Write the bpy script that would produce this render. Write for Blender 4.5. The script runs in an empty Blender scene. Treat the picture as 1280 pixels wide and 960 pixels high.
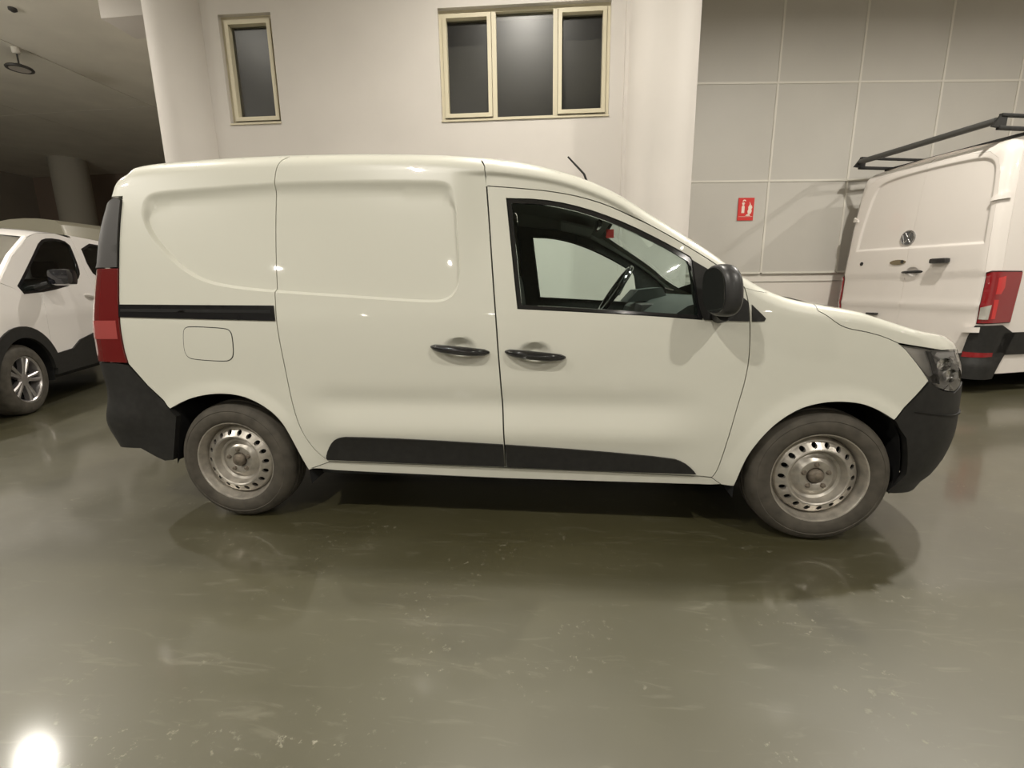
import bpy, bmesh, math, random
import numpy as np
from mathutils import Vector, Matrix
from mathutils.geometry import delaunay_2d_cdt
random.seed(7)
S=bpy.context.scene
COL=S.collection
PI=math.pi
# ---------------------------------------------------------------- camera
_yaw,_pit,_rol=-0.1115,0.2043,-0.0137
_f=np.array([math.sin(_yaw)*math.cos(_pit),math.cos(_yaw)*math.cos(_pit),-math.sin(_pit)])
_r=np.array([math.cos(_yaw),-math.sin(_yaw),0.0]);_u=np.cross(_r,_f)
_r2=_r*math.cos(_rol)+_u*math.sin(_rol);_u2=-_r*math.sin(_rol)+_u*math.cos(_rol)
cam=bpy.data.cameras.new('camera');co=bpy.data.objects.new('camera',cam);COL.objects.link(co)
M=Matrix(((_r2[0],_u2[0],-_f[0],1.6673),(_r2[1],_u2[1],-_f[1],-2.072),(_r2[2],_u2[2],-_f[2],1.1643),(0,0,0,1)))
co.matrix_world=M
cam.sensor_width=36;cam.lens=580/1280*36;cam.clip_start=.05;cam.clip_end=100
S.camera=co
# ---------------------------------------------------------------- light and exposure
S.view_settings.view_transform='Standard';S.view_settings.look='None'
S.view_settings.gamma=1;S.view_settings.use_curve_mapping=False
S.view_settings.exposure=-0.08
w=bpy.data.worlds.new('world');S.world=w;w.use_nodes=True
w.node_tree.nodes['Background'].inputs[0].default_value=(.9,.92,1,1)
w.node_tree.nodes['Background'].inputs[1].default_value=.02
def lamp(x,y,z,power,rad=.09,col=(1,.945,.855),spread=math.radians(158)):
    l=bpy.data.lights.new('ceiling_and_fill_light','AREA');l.shape='DISK';l.size=rad*2;l.energy=power;l.color=col;l.spread=spread
    o=bpy.data.objects.new('ceiling_and_fill_light',l);COL.objects.link(o);o.location=(x,y,z)
LZ=4.85
for x,y,p in ((1.3,1.2,105),(5.2,1.8,200),(9.2,2.4,130),(-5.2,2.2,110),(-2.6,.5,35),(-11,4,120),(-3.2,6.6,200),  # the last pair here is unseen fill, added to brighten hall and people carrier
              (-.3,-3.0,145),(4.6,-3.0,140),(9.4,-2.8,90),(-5.1,-3.2,210),
              (-1,-8.7,125),(3.8,-8.5,130),(8.6,-8.3,120),(-5.8,-8.9,100),
              (-5.9,-14.6,90),(-1,-14.6,150),(3.8,-14.4,150),(8.6,-14.2,90)):
    lamp(x,y,LZ,p,rad=.08,spread=math.radians(174 if x>5 and y>1 else 158))
# unseen fill lights, added to brighten the left hall's ceiling and people carrier
for x,y,p in ((-8.6,1.2,260),(-6.0,-1.5,120)):
    l=bpy.data.lights.new('hall_fill_light','POINT');l.energy=p;l.shadow_soft_size=.16;l.color=(1,.945,.855)
    o=bpy.data.objects.new('hall_fill_light',l);COL.objects.link(o);o.location=(x,y,3.7)
# ---------------------------------------------------------------- helpers
def mat(name,col,rough=.5,metal=0.,coat=0.,spec=.5,noise=0.,nscale=8.,bump=0.,bscale=60.,coatr=.05):
    m=bpy.data.materials.new(name);m.use_nodes=True;n=m.node_tree.nodes;l=m.node_tree.links
    b=n['Principled BSDF'];b.inputs['Base Color'].default_value=(*col,1);b.inputs['Roughness'].default_value=rough
    b.inputs['Metallic'].default_value=metal;b.inputs['Coat Weight'].default_value=coat;b.inputs['Coat Roughness'].default_value=coatr
    b.inputs['Specular IOR Level'].default_value=spec
    if noise or bump:
        tc=n.new('ShaderNodeTexCoord')
    if noise:
        t=n.new('ShaderNodeTexNoise');t.inputs['Scale'].default_value=nscale;t.inputs['Detail'].default_value=6
        l.new(tc.outputs['Object'],t.inputs['Vector'])
        r=n.new('ShaderNodeValToRGB');r.color_ramp.elements[0].position=.3;r.color_ramp.elements[1].position=.72
        r.color_ramp.elements[0].color=(*[c*(1-noise) for c in col],1);r.color_ramp.elements[1].color=(*[min(1,c*(1+noise*.6)) for c in col],1)
        l.new(t.outputs['Fac'],r.inputs['Fac']);l.new(r.outputs['Color'],b.inputs['Base Color'])
    if bump:
        t2=n.new('ShaderNodeTexNoise');t2.inputs['Scale'].default_value=bscale;t2.inputs['Detail'].default_value=3
        l.new(tc.outputs['Object'],t2.inputs['Vector'])
        bp=n.new('ShaderNodeBump');bp.inputs['Strength'].default_value=bump;bp.inputs['Distance'].default_value=.01
        l.new(t2.outputs['Fac'],bp.inputs['Height']);l.new(bp.outputs['Normal'],b.inputs['Normal'])
    return m
def glassmat(name,tint,gl=1.0,rough=0.02):
    m=bpy.data.materials.new(name);m.use_nodes=True;n=m.node_tree.nodes;l=m.node_tree.links;n.clear()
    o=n.new('ShaderNodeOutputMaterial');mx=n.new('ShaderNodeMixShader');t=n.new('ShaderNodeBsdfTransparent');g=n.new('ShaderNodeBsdfGlossy')
    t.inputs[0].default_value=(*tint,1);g.inputs['Roughness'].default_value=rough;g.inputs[0].default_value=(1,1,1,1)
    fr=n.new('ShaderNodeFresnel');fr.inputs[0].default_value=1.45
    mu=n.new('ShaderNodeMath');mu.operation='MULTIPLY';mu.inputs[1].default_value=gl
    l.new(fr.outputs[0],mu.inputs[0]);l.new(mu.outputs[0],mx.inputs[0]);l.new(t.outputs[0],mx.inputs[1]);l.new(g.outputs[0],mx.inputs[2]);l.new(mx.outputs[0],o.inputs[0])
    return m
def mobj(name,V,F,m,parent=None,off=(0,0,0),smooth=True,sharp=35):
    me=bpy.data.meshes.new(name)
    V=np.asarray(V,float)-np.asarray(off,float)
    me.from_pydata([tuple(v) for v in V],[],[tuple(int(i) for i in f) for f in F]);me.update()
    if isinstance(m,(list,tuple)):
        for k in m: me.materials.append(k)
    else: me.materials.append(m)
    if smooth:
        me.polygons.foreach_set('use_smooth',[True]*len(me.polygons))
        if sharp: me.set_sharp_from_angle(angle=math.radians(sharp))
    o=bpy.data.objects.new(name,me);COL.objects.link(o)
    if parent: o.parent=parent
    return o
def thing(name,label,cat,loc=(0,0,0),rotz=0,group=None):
    o=bpy.data.objects.new(name,None);COL.objects.link(o);o.location=loc;o.rotation_euler=(0,0,rotz)
    o.empty_display_size=.2;o['label']=label;o['category']=cat
    if group:o['group']=group
    return o
def tag(o,label,cat,group=None):
    o['label']=label;o['category']=cat
    if group:o['group']=group
    return o
def struct(o): o['kind']='structure';return o
class MB:
    """collects simple solids into one mesh"""
    def __init__(s): s.V=[];s.F=[]
    def add(s,V,F):
        b=len(s.V);s.V+= [tuple(map(float,v)) for v in V];s.F+=[tuple(i+b for i in f) for f in F];return s
    def box(s,x0,x1,y0,y1,z0,z1,bev=0.,rot=None,piv=None):
        bm=bmesh.new();bmesh.ops.create_cube(bm,size=1)
        for v in bm.verts: v.co=Vector(((x0+x1)/2+v.co.x*(x1-x0),(y0+y1)/2+v.co.y*(y1-y0),(z0+z1)/2+v.co.z*(z1-z0)))
        if bev: bmesh.ops.bevel(bm,geom=list(bm.edges),offset=bev,segments=2,profile=.6,affect='EDGES')
        if rot is not None:
            p=Vector(piv) if piv is not None else Vector(((x0+x1)/2,(y0+y1)/2,(z0+z1)/2))
            for v in bm.verts: v.co=p+rot@(v.co-p)
        bm.verts.index_update();s.add([v.co[:] for v in bm.verts],[[v.index for v in f.verts] for f in bm.faces]);bm.free();return s
    def tube(s,P,r,n=10,cap=True,closed=False):
        P=[Vector(p) for p in P];R=r if isinstance(r,(list,tuple)) else [r]*len(P);V=[];F=[];N=len(P)
        up=None
        for i,p in enumerate(P):
            if closed: t=(P[(i+1)%N]-P[i-1]).normalized()
            else: t=(P[min(i+1,N-1)]-P[max(i-1,0)]).normalized()
            if up is None:
                a=Vector((0,0,1)) if abs(t.z)<.9 else Vector((1,0,0));up=(a-t*a.dot(t)).normalized()
            else: up=(up-t*up.dot(t)).normalized()
            sd=t.cross(up)
            for k in range(n):
                an=2*PI*k/n;V.append(p+(up*math.cos(an)+sd*math.sin(an))*R[i])
        for i in range(N if closed else N-1):
            for k in range(n):
                a=i*n+k;b=i*n+(k+1)%n;j=(i+1)%N;F.append((a,b,j*n+(k+1)%n,j*n+k))
        if cap and not closed: F.append(tuple(range(n))[::-1]);F.append(tuple(range((N-1)*n,N*n)))
        return s.add(V,F)
    def lathe(s,prof,n=48,c=(0,0,0),axis='y',close=False):
        V=[];F=[];m=len(prof)
        for k in range(n):
            a=2*PI*k/n;ca,sa=math.cos(a),math.sin(a)
            for (r,h) in prof:
                if axis=='y':V.append((c[0]+r*ca,c[1]+h,c[2]+r*sa))
                elif axis=='z':V.append((c[0]+r*ca,c[1]+r*sa,c[2]+h))
                else:V.append((c[0]+h,c[1]+r*ca,c[2]+r*sa))
        for k in range(n):
            for i in range(m-1):
                F.append((k*m+i,k*m+i+1,((k+1)%n)*m+i+1,((k+1)%n)*m+i))
        return s.add(V,F)
    def prism(s,poly,a0,a1,fn):
        """poly 2D points, fn(p,a)->xyz"""
        n=len(poly);V=[fn(p,a0) for p in poly]+[fn(p,a1) for p in poly]
        F=[tuple(range(n))[::-1],tuple(range(n,2*n))]+[(i,(i+1)%n,n+(i+1)%n,n+i) for i in range(n)]
        return s.add(V,F)
    def grid(s,rows):
        n=len(rows[0]);V=[p for r in rows for p in r]
        F=[(i*n+j,i*n+j+1,(i+1)*n+j+1,(i+1)*n+j) for i in range(len(rows)-1) for j in range(n-1)]
        return s.add(V,F)
    def obj(s,name,m,parent=None,off=(0,0,0),smooth=True,sharp=35): return mobj(name,s.V,s.F,m,parent,off,smooth,sharp)
# ---- 2D meshing of panel outlines
def resample(P,sp,closed=True,curve=False):
    P=np.array(P,float);Q=np.vstack([P,P[:1]]) if closed else P;out=[]
    for a,b in zip(Q[:-1],Q[1:]):
        n=max(1,int(math.ceil(np.hypot(*(b-a))/sp)))
        for k in range(n): out.append(a+(b-a)*k/n)
    if not closed: out.append(Q[-1])
    return np.array(out)
def chaikin(P,n=2,closed=True,keep=50):
    """round gentle bends, keep sharp corners"""
    P=np.array(P,float)
    for _ in range(n):
        N=len(P);out=[]
        for i in range(N):
            if not closed and i in (0,N-1): out.append(P[i]);continue
            a,b,c=P[i-1],P[i],P[(i+1)%N];v1=b-a;v2=c-b
            ang=abs(math.degrees(math.atan2(v1[0]*v2[1]-v1[1]*v2[0],v1@v2)))
            if ang>keep: out.append(b)
            else: out.append(a*.25+b*.75);out.append(b*.75+c*.25)
        P=np.array(out)
    return P
def area2(P): x,y=P[:,0],P[:,1];return .5*np.sum(x*np.roll(y,-1)-np.roll(x,-1)*y)
def insetp(P,d):
    if area2(P)<0:P=P[::-1]
    if not d:return P
    a=P-np.roll(P,1,0);b=np.roll(P,-1,0)-P
    a=a/np.maximum(np.hypot(a[:,0],a[:,1]),1e-9)[:,None];b=b/np.maximum(np.hypot(b[:,0],b[:,1]),1e-9)[:,None]
    n1=np.stack([-a[:,1],a[:,0]],1);n2=np.stack([-b[:,1],b[:,0]],1);n=n1+n2
    L=np.maximum((n*n).sum(1),.6);return P+n*(2*d/L)[:,None]
def inside(pts,P):
    x,y=pts[:,0],pts[:,1];r=np.zeros(len(pts),bool);Q=np.roll(P,-1,0)
    for (x0,y0),(x1,y1) in zip(P,Q):
        if y0==y1: continue
        c=((y0>y)!=(y1>y))&(x<(x1-x0)*(y-y0)/(y1-y0)+x0);r^=c
    return r
def segdist(pts,P,closed=True):
    d=np.full(len(pts),1e9);Q=np.vstack([P,P[:1]]) if closed else np.asarray(P)
    for a,b in zip(Q[:-1],Q[1:]):
        v=b-a;L=v@v
        t=np.clip(((pts-a)@v)/max(L,1e-12),0,1);e=pts-a-t[:,None]*v
        d=np.minimum(d,np.hypot(e[:,0],e[:,1]))
    return d
def mesh2d(outer,holes=(),sp=.03,bsp=.02,feats=None,inset=0.):
    O=insetp(np.array(outer,float),inset);O=resample(O,bsp)
    H=[resample(insetp(np.array(h,float),-inset),bsp) for h in holes]
    x0,z0=O.min(0);x1,z1=O.max(0)
    gx,gz=np.meshgrid(np.arange(x0+sp*.5,x1,sp),np.arange(z0+sp*.5,z1,sp));G=np.stack([gx.ravel(),gz.ravel()],1)
    if len(G):
        k=inside(G,O)
        for h in H:k&=~inside(G,h)
        G=G[k]
    if len(G):
        k=segdist(G,O)>sp*.5
        for h in H:k&=segdist(G,h)>sp*.5
        G=G[k]
    if feats is not None and len(feats):
        Fp=np.asarray(feats,float);k=inside(Fp,O)&(segdist(Fp,O)>bsp*.35)
        for h in H:k&=(~inside(Fp,h))&(segdist(Fp,h)>bsp*.35)
        Fp=Fp[k]
        if len(Fp) and len(G):
            dm=np.full(len(G),1e9)
            for i in range(0,len(Fp),200):
                q=Fp[i:i+200];dm=np.minimum(dm,((G[:,None,:]-q[None])**2).sum(2).min(1))
            G=G[dm>(sp*.55)**2]
        G=np.vstack([G,Fp]) if len(G) else Fp
    P=[O]+H;V=np.vstack(P+([G] if len(G) else []));E=[];b=0;loops=[]
    for p in P:
        n=len(p);E+=[(b+i,b+(i+1)%n) for i in range(n)];loops.append(list(range(b,b+n)));b+=n
    vo,eo,fo,ov,oe,of=delaunay_2d_cdt([Vector(v) for v in V],E,[],0,1e-7)
    VO=np.array([v[:] for v in vo]);T=np.array([f for f in fo if len(f)==3])
    c=VO[T].mean(1);k=inside(c,O)
    for h in H:k&=~inside(c,h)
    T=T[k];a=VO[T];ar=(a[:,1,0]-a[:,0,0])*(a[:,2,1]-a[:,0,1])-(a[:,2,0]-a[:,0,0])*(a[:,1,1]-a[:,0,1])
    T[ar<0]=T[ar<0][:,::-1];T=T[abs(ar)>1e-12]
    return VO,T,P
def patch(name,outer,P,m,parent=None,off=(0,0,0),holes=(),sp=.03,bsp=.018,feats=None,inset=.0025,skirt=.025,d=0.,sharp=40,back=False,side=None):
    """panel: outline in (u,z) mapped to 3D by P(u,z,offset) with a returned edge"""
    VO,T,L=mesh2d(outer,holes,sp,bsp,feats,inset)
    V=np.stack(P(VO[:,0],VO[:,1],d),1);F=[tuple(t) for t in T];V=[V];n=len(VO)
    if skirt:
        for p in L:
            k=len(p);ch=min(.003,skirt*.3)
            A=np.stack(P(p[:,0],p[:,1],d),1);B=np.stack(P(p[:,0],p[:,1],d-skirt),1)
            V+=[A,B];F+=[(n+i,n+k+i,n+k+(i+1)%k,n+(i+1)%k) for i in range(k)];n+=2*k
    if back:
        Bk=np.stack(P(VO[:,0],VO[:,1],d-skirt),1);V.append(Bk);F+=[tuple(int(i)+n for i in t[::-1]) for t in T];n+=len(Bk)
    return mobj(name,np.vstack(V),F,m,parent,off,True,sharp)
def mirror_y(o,name=None):
    c=o.copy();COL.objects.link(c);c.scale=(1,-1,1);c.parent=o.parent
    for ch in o.children:
        k=ch.copy();COL.objects.link(k);k.parent=c
    return c
def dup(o,loc=None,parent=None):
    c=o.copy();COL.objects.link(c)
    if loc is not None:c.location=loc
    if parent is not None:c.parent=parent
    for ch in o.children: dup(ch,None,c)
    return c
# ---------------------------------------------------------------- materials
def paint(name,col,coat=1.0,rough=.35): return mat(name,col,rough,coat=coat,coatr=.03)
M_VAN=paint('white_paint',(.635,.632,.555))
M_CAR=paint('cool_white_paint',(.80,.77,.74))
M_VW=paint('warm_white_paint',(.76,.715,.67))
M_PLA=mat('black_textured_plastic',(.019,.0185,.017),.55,spec=.3,noise=.25,nscale=30,bump=.05,bscale=400)
M_PLG=mat('grey_plastic',(.045,.042,.040),.55)
M_GLOSS=mat('gloss_black',(.012,.012,.013),.12,coat=.6)
M_INT=mat('dark_trim_fabric',(.055,.059,.053),.8,noise=.3,nscale=60)
M_INT2=mat('grey_headliner',(.32,.33,.29),.9)
M_DASH=mat('dashboard_plastic',(.035,.042,.038),.6,bump=.05,bscale=300)
M_RUB=mat('tyre_rubber',(.072,.064,.051),.75,spec=.3,noise=.35,nscale=14)
M_RIM=mat('painted_steel_rim',(.50,.47,.42),.33,metal=.75,noise=.25,nscale=25)
M_RUST=mat('worn_hub_steel',(.19,.16,.125),.6,metal=.5,noise=.45,nscale=40)
M_DARK=mat('dark_void',(.006,.006,.006),.9)
M_UNDER=mat('underbody_coating',(.016,.016,.015),.8)
M_CHROME=mat('chrome',(.8,.8,.8),.12,metal=1)
M_ALLOY=mat('alloy_wheel_metal',(.42,.40,.39),.3,metal=.8)
M_GLASS=glassmat('green_tinted_glass',(.86,.95,.92),.8)
M_DGLASS=glassmat('dark_car_glass',(.38,.42,.40),1.2)
M_LENS=glassmat('clear_lamp_lens',(.95,.95,.95),1.2)
def redmat(name,col):
    m=mat(name,col,.18,coat=1.0);return m
M_RED=redmat('red_lamp_lens',(.14,.012,.012))
M_RED2=redmat('bright_red_reflector',(.55,.02,.02))
M_LGREY=mat('silver_lamp_reflector',(.85,.84,.82),.28,metal=.85)
M_LBASE=mat('lamp_silver_base',(.50,.49,.47),.35,metal=.55)
M_WALL=mat('white_plaster',(.60,.565,.525),.65,noise=.05,nscale=1.2,bump=.04,bscale=25)
M_PANEL=mat('grey_wall_panel',(.52,.50,.455),.5,noise=.05,nscale=1.0)
M_STRIP=mat('cream_joint_strip',(.66,.635,.57),.45)
M_DADO=mat('white_lower_wall',(.72,.68,.62),.5,noise=.05,nscale=1.5)
M_CEIL=mat('ceiling_board',(.72,.69,.61),.8,noise=.08,nscale=1.5)
M_FRAME=mat('cream_window_frame',(.60,.545,.40),.45)
M_PANE=glassmat('window_pane_glass',(.8,.8,.78),.7,.35)
M_BACKING=mat('dark_room_backing',(.075,.073,.066),.8)
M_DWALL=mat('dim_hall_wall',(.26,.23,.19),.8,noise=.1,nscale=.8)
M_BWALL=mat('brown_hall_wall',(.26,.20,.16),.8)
M_SIGN=mat('sign_red',(.62,.035,.03),.4)
M_SIGNW=mat('sign_white',(.85,.72,.62),.4)
# floor: sealed grey-green screed with scuffs
def floor_mat():
    m=bpy.data.materials.new('sealed_screed_floor');m.use_nodes=True;n=m.node_tree.nodes;l=m.node_tree.links;b=n['Principled BSDF']
    tc=n.new('ShaderNodeTexCoord')
    def noise(sc,det=5,rough=.55,vec=None,dist=0):
        t=n.new('ShaderNodeTexNoise');t.inputs['Scale'].default_value=sc;t.inputs['Detail'].default_value=det;t.inputs['Roughness'].default_value=rough;t.inputs['Distortion'].default_value=dist
        l.new(vec or tc.outputs['Object'],t.inputs['Vector']);return t.outputs['Fac']
    def ramp(f,a,b_,ca,cb):
        r=n.new('ShaderNodeValToRGB');e=r.color_ramp.elements;e[0].position=a;e[1].position=b_;e[0].color=(*ca,1);e[1].color=(*cb,1);l.new(f,r.inputs[0]);return r.outputs[0]
    base=ramp(noise(.9,6),.3,.72,(.040,.036,.014),(.060,.054,.024))
    mp=n.new('ShaderNodeMapping');mp.inputs['Scale'].default_value=(1.2,6,1);mp.inputs['Rotation'].default_value=(0,0,.25);l.new(tc.outputs['Object'],mp.inputs[0])
    streak=ramp(noise(3.5,5,.6,mp.outputs[0],1.2),.58,.75,(0,0,0),(.16,.16,.16))
    spk=ramp(noise(26,4,.7),.60,.68,(0,0,0),(.8,.8,.8))
    zone=ramp(noise(2.2,4),.52,.66,(0,0,0),(.8,.8,.8))
    mk=n.new('ShaderNodeMix');mk.data_type='RGBA';mk.blend_type='MULTIPLY';mk.inputs[0].default_value=1;l.new(spk,mk.inputs[6]);l.new(zone,mk.inputs[7])
    bw=n.new('ShaderNodeMath');bw.operation='MAXIMUM';l.new(streak,bw.inputs[0]);l.new(mk.outputs[2],bw.inputs[1])
    mx=n.new('ShaderNodeMix');mx.data_type='RGBA';l.new(bw.outputs[0],mx.inputs[0]);l.new(base,mx.inputs[6]);mx.inputs[7].default_value=(.30,.285,.21,1)
    l.new(mx.outputs[2],b.inputs['Base Color'])
    rg=ramp(noise(1.7,5),.3,.7,(.40,)*3,(.50,)*3)
    ad=n.new('ShaderNodeMath');ad.operation='MULTIPLY_ADD';ad.inputs[1].default_value=.35;l.new(bw.outputs[0],ad.inputs[0]);l.new(rg,ad.inputs[2])
    l.new(ad.outputs[0],b.inputs['Roughness'])
    bp=n.new('ShaderNodeBump');bp.inputs['Strength'].default_value=.06;bp.inputs['Distance'].default_value=.004;l.new(noise(6,4),bp.inputs['Height']);l.new(bp.outputs[0],b.inputs['Normal'])
    b.inputs['IOR'].default_value=1.5;b.inputs['Specular IOR Level'].default_value=1.0
    b.inputs['Coat Weight'].default_value=.6;b.inputs['Coat Roughness'].default_value=.11
    return m
M_FLOOR=floor_mat()
# ---------------------------------------------------------------- setting
def slab(name,x0,x1,y0,y1,z0,z1,m,parent=None,bev=0,off=(0,0,0)):
    return MB().box(x0,x1,y0,y1,z0,z1,bev).obj(name,m,parent,off,smooth=bool(bev))
XW0,XW1,YW0,YW1,HC=-17.,12.,-17.,13.5,5.2
struct(slab('floor',XW0,XW1,YW0,YW1,-.2,0,M_FLOOR))
# ceiling of large boards with recessed joints
ceil=struct(slab('ceiling',XW0,XW1,YW0,YW1,HC+.02,HC+.3,mat('ceiling_joint',(.16,.15,.13),.9)))
xs=[XW0,-13.6,-10.5,-7.4,-4.3,-1.2,1.9,5,8.1,XW1];ys=[YW0,-10.3,-4.1,2.1,8.3,YW1]
for a,b in zip(xs[:-1],xs[1:]):
    for c,d in zip(ys[:-1],ys[1:]):
        slab('ceiling_board',a+.012,b-.012,c+.012,d-.012,HC,HC+.02,M_CEIL,ceil)
struct(slab('wall_front',XW0,XW1,YW0-.2,YW0,0,HC+.3,M_WALL))
struct(slab('wall_right',XW1,XW1+.2,YW0,YW1,0,HC+.3,M_WALL))
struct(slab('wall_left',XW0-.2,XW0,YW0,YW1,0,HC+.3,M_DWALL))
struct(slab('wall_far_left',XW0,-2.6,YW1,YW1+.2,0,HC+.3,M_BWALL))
# wall with the windows
A1=.045;P1=np.array([1.3,3.0,0.])
def plane_fn(p0,ang):
    t=np.array([math.cos(ang),math.sin(ang),0]);n=np.array([math.sin(ang),-math.cos(ang),0])
    def P(u,z,d=0.):
        u=np.asarray(u,float);z=np.asarray(z,float)+0*u
        return p0[0]+t[0]*u+n[0]*d,p0[1]+t[1]*u+n[1]*d,z
    return P
PW=plane_fn(P1,A1)
W1=[(-3.095,2.875),(-2.55,2.875),(-2.55,3.87),(-3.095,3.87)]
W2=[(-.875,2.83),(.795,2.83),(.795,3.825),(-.875,3.825)]
wb=struct(patch('wall_back',[(-3.7,0),(1.45,0),(1.45,HC),(-3.7,HC)],PW,M_WALL,holes=[W1,W2],sp=.6,bsp=.6,inset=0,skirt=.30,back=True))
def fbox(mb,P,u0,u1,z0,z1,d0,d1):
    V=[];
    for d in (d0,d1):
        for u,z in ((u0,z0),(u1,z0),(u1,z1),(u0,z1)):
            x,y,zz=P(np.array([u]),np.array([z]),d);V.append((x[0],y[0],zz[0]))
    return mb.add(V,[(0,1,2,3)[::-1],(4,5,6,7),(0,1,5,4),(1,2,6,5),(2,3,7,6),(3,0,4,7)])
def window(name,box,bays):
    (u0,z0),(u1,_),(_,z1),_=box
    mb=MB();f=.03;D0,D1=-.13,-.05
    fbox(mb,PW,u0,u1,z1-f,z1,D0,D1);fbox(mb,PW,u0,u1,z0,z0+f,D0,D1);fbox(mb,PW,u0,u0+f,z0+f,z1-f,D0,D1);fbox(mb,PW,u1-f,u1,z0+f,z1-f,D0,D1)
    for i in range(1,len(bays)):
        c=bays[i][0];fbox(mb,PW,c-.022,c+.022,z0+f,z1-f,D0,D1)
    wn=struct(mb.obj(name,M_FRAME,smooth=False))
    mb=MB();fbox(mb,PW,u0,u1,z0-.015,z0,-.12,.012);mb.obj('window_sill',M_FRAME,wn,smooth=False)
    for i,(a,b,sash) in enumerate(bays):
        aa=a+(.022 if i else f);bb=b-(.022 if i<len(bays)-1 else f);za,zb=z0+f,z1-f
        if sash:
            mb=MB();s=.042;g=.004
            fbox(mb,PW,aa+g,bb-g,zb-s,zb-g,-.12,-.035);fbox(mb,PW,aa+g,bb-g,za+g,za+s,-.12,-.035)
            fbox(mb,PW,aa+g,aa+s,za+s,zb-s,-.12,-.035);fbox(mb,PW,bb-s,bb-g,za+s,zb-s,-.12,-.035)
            mb.obj('window_sash',M_FRAME,wn,smooth=False);aa+=s;bb-=s;za+=s;zb-=s
        mb=MB();fbox(mb,PW,aa,bb,za,zb,-.10,-.095);mb.obj('window_pane',M_PANE,wn,smooth=False)
    mb=MB();fbox(mb,PW,u0,u1,z0,z1,-.29,-.27);mb.obj('dark_window_backing',M_BACKING,wn,smooth=False)  # dark sheet, its colour standing in for the unlit room behind the panes
window('window_1',W1,[(-3.095,-2.55,True)])
window('window_2',W2,[(-.875,-.335,True),(-.335,.268,False),(.268,.795,True)])
# columns and pilaster
def column(name,x,y,r,z0,z1,m):
    prof=[(r,z0),(r,z1)]
    mb=MB().lathe([(r*1.0,z0),(r,z0+.3),(r,(z0+z1)/2),(r,z1)],48,(x,y,0),'z');return mb.obj(name,m)
def pw(u,d=0):
    x,y,z=PW(np.array([u]),np.array([0.]),d);return float(x[0]),float(y[0])
x,y=pw(-3.55,-.05);struct(column('trim_1',x,y,.285,0,HC,M_WALL))
x,y=pw(1.29,-.02);struct(column('trim_2',x,y,.335,0,HC,M_WALL))
mb=MB();fbox(mb,PW,.93,1.1,0,HC,0,.05);struct(mb.obj('trim_3',M_WALL,smooth=False))
# panelled wall to the right
A2=.12;P2=np.array([4.2,5.2,0.]);PP=plane_fn(P2,A2)
mb=MB();fbox(mb,PP,-1.6,7.7,0,HC,-.25,-.03);wr=struct(mb.obj('wall_back_right',M_DADO,smooth=False))
cols=[-1.6,-.79,.325,1.435,2.57,3.62,4.75,5.9,6.9,7.7];rows=[1.33,2.588,3.83,HC]
for i in range(len(cols)-1):
    for j in range(3):
        mb=MB();fbox(mb,PP,cols[i]+.004,cols[i+1]-.004,rows[j]+.004,rows[j+1]-.004,-.03,-.008);mb.obj('wall_panel',M_PANEL,wr,smooth=False)
for c in cols[1:-1]:
    mb=MB();fbox(mb,PP,c-.014,c+.014,1.33,HC,-.02,.0);mb.obj('joint_strip',M_STRIP,wr,smooth=False)
for j,zz in enumerate(rows[:3]):
    for i in range(len(cols)-1):
        mb=MB();fbox(mb,PP,cols[i]+.0145,cols[i+1]-.0145,zz-.014,zz+.014,-.02,.0 if j else .004);mb.obj('joint_strip',M_STRIP,wr,smooth=False)
mb=MB();fbox(mb,PP,-1.6,7.7,1.20,1.212,-.03,-.018);mb.obj('dado_rail',M_PANEL,wr,smooth=False)
# return wall behind the round column
x0,y0=pw(1.62,-.3)
struct(slab('wall_return',2.62,2.75,3.38,5.0,0,HC,M_WALL))
# left end return of window wall
x0,y0=pw(-3.66)
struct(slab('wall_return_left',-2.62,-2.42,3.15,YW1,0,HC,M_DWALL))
# beam under ceiling at the left pilaster
b=tag(slab('ceiling_duct',-3.5,-2.62,3.3,3.75,4.17,5.19,M_WALL,bev=.012),'white boxed duct hanging under the ceiling beside the left pilaster','duct')
# far column, pendant lamp, sensor
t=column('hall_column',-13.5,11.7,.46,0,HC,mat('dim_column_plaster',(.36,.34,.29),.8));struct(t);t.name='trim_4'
pl=thing('pendant_lamp','grey round high bay lamp hanging unlit on a cord at upper left','lamp',(-7.47,5.71,HC))
MB().lathe([(0,0),(.06,0),(.06,-.07),(.045,-.09),(0,-.09)],20,axis='z').obj('ceiling_rose',M_STRIP,pl)
MB().tube([(0,0,-.08),(0,0,-.27)],.012,8).obj('cord',M_PLG,pl)
MB().lathe([(0,-.24),(.05,-.245),(.07,-.27),(.17,-.29),(.185,-.31),(.18,-.325),(.15,-.33),(.14,-.32),(0,-.32)],40,axis='z').obj('lamp_housing',M_PLG,pl)
MB().lathe([(0,-.3205),(.139,-.3205),(.139,-.324),(0,-.325)],32,axis='z').obj('diffuser',mat('unlit_diffuser',(.42,.39,.36),.5),pl)
sn=MB().lathe([(0,0),(.05,0),(.05,-.03),(.02,-.05),(0,-.05)],20,(-6.25,4.74,HC),'z').obj('smoke_detector',M_PLG);tag(sn,'small dark detector on the ceiling at upper left','detector')
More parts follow.
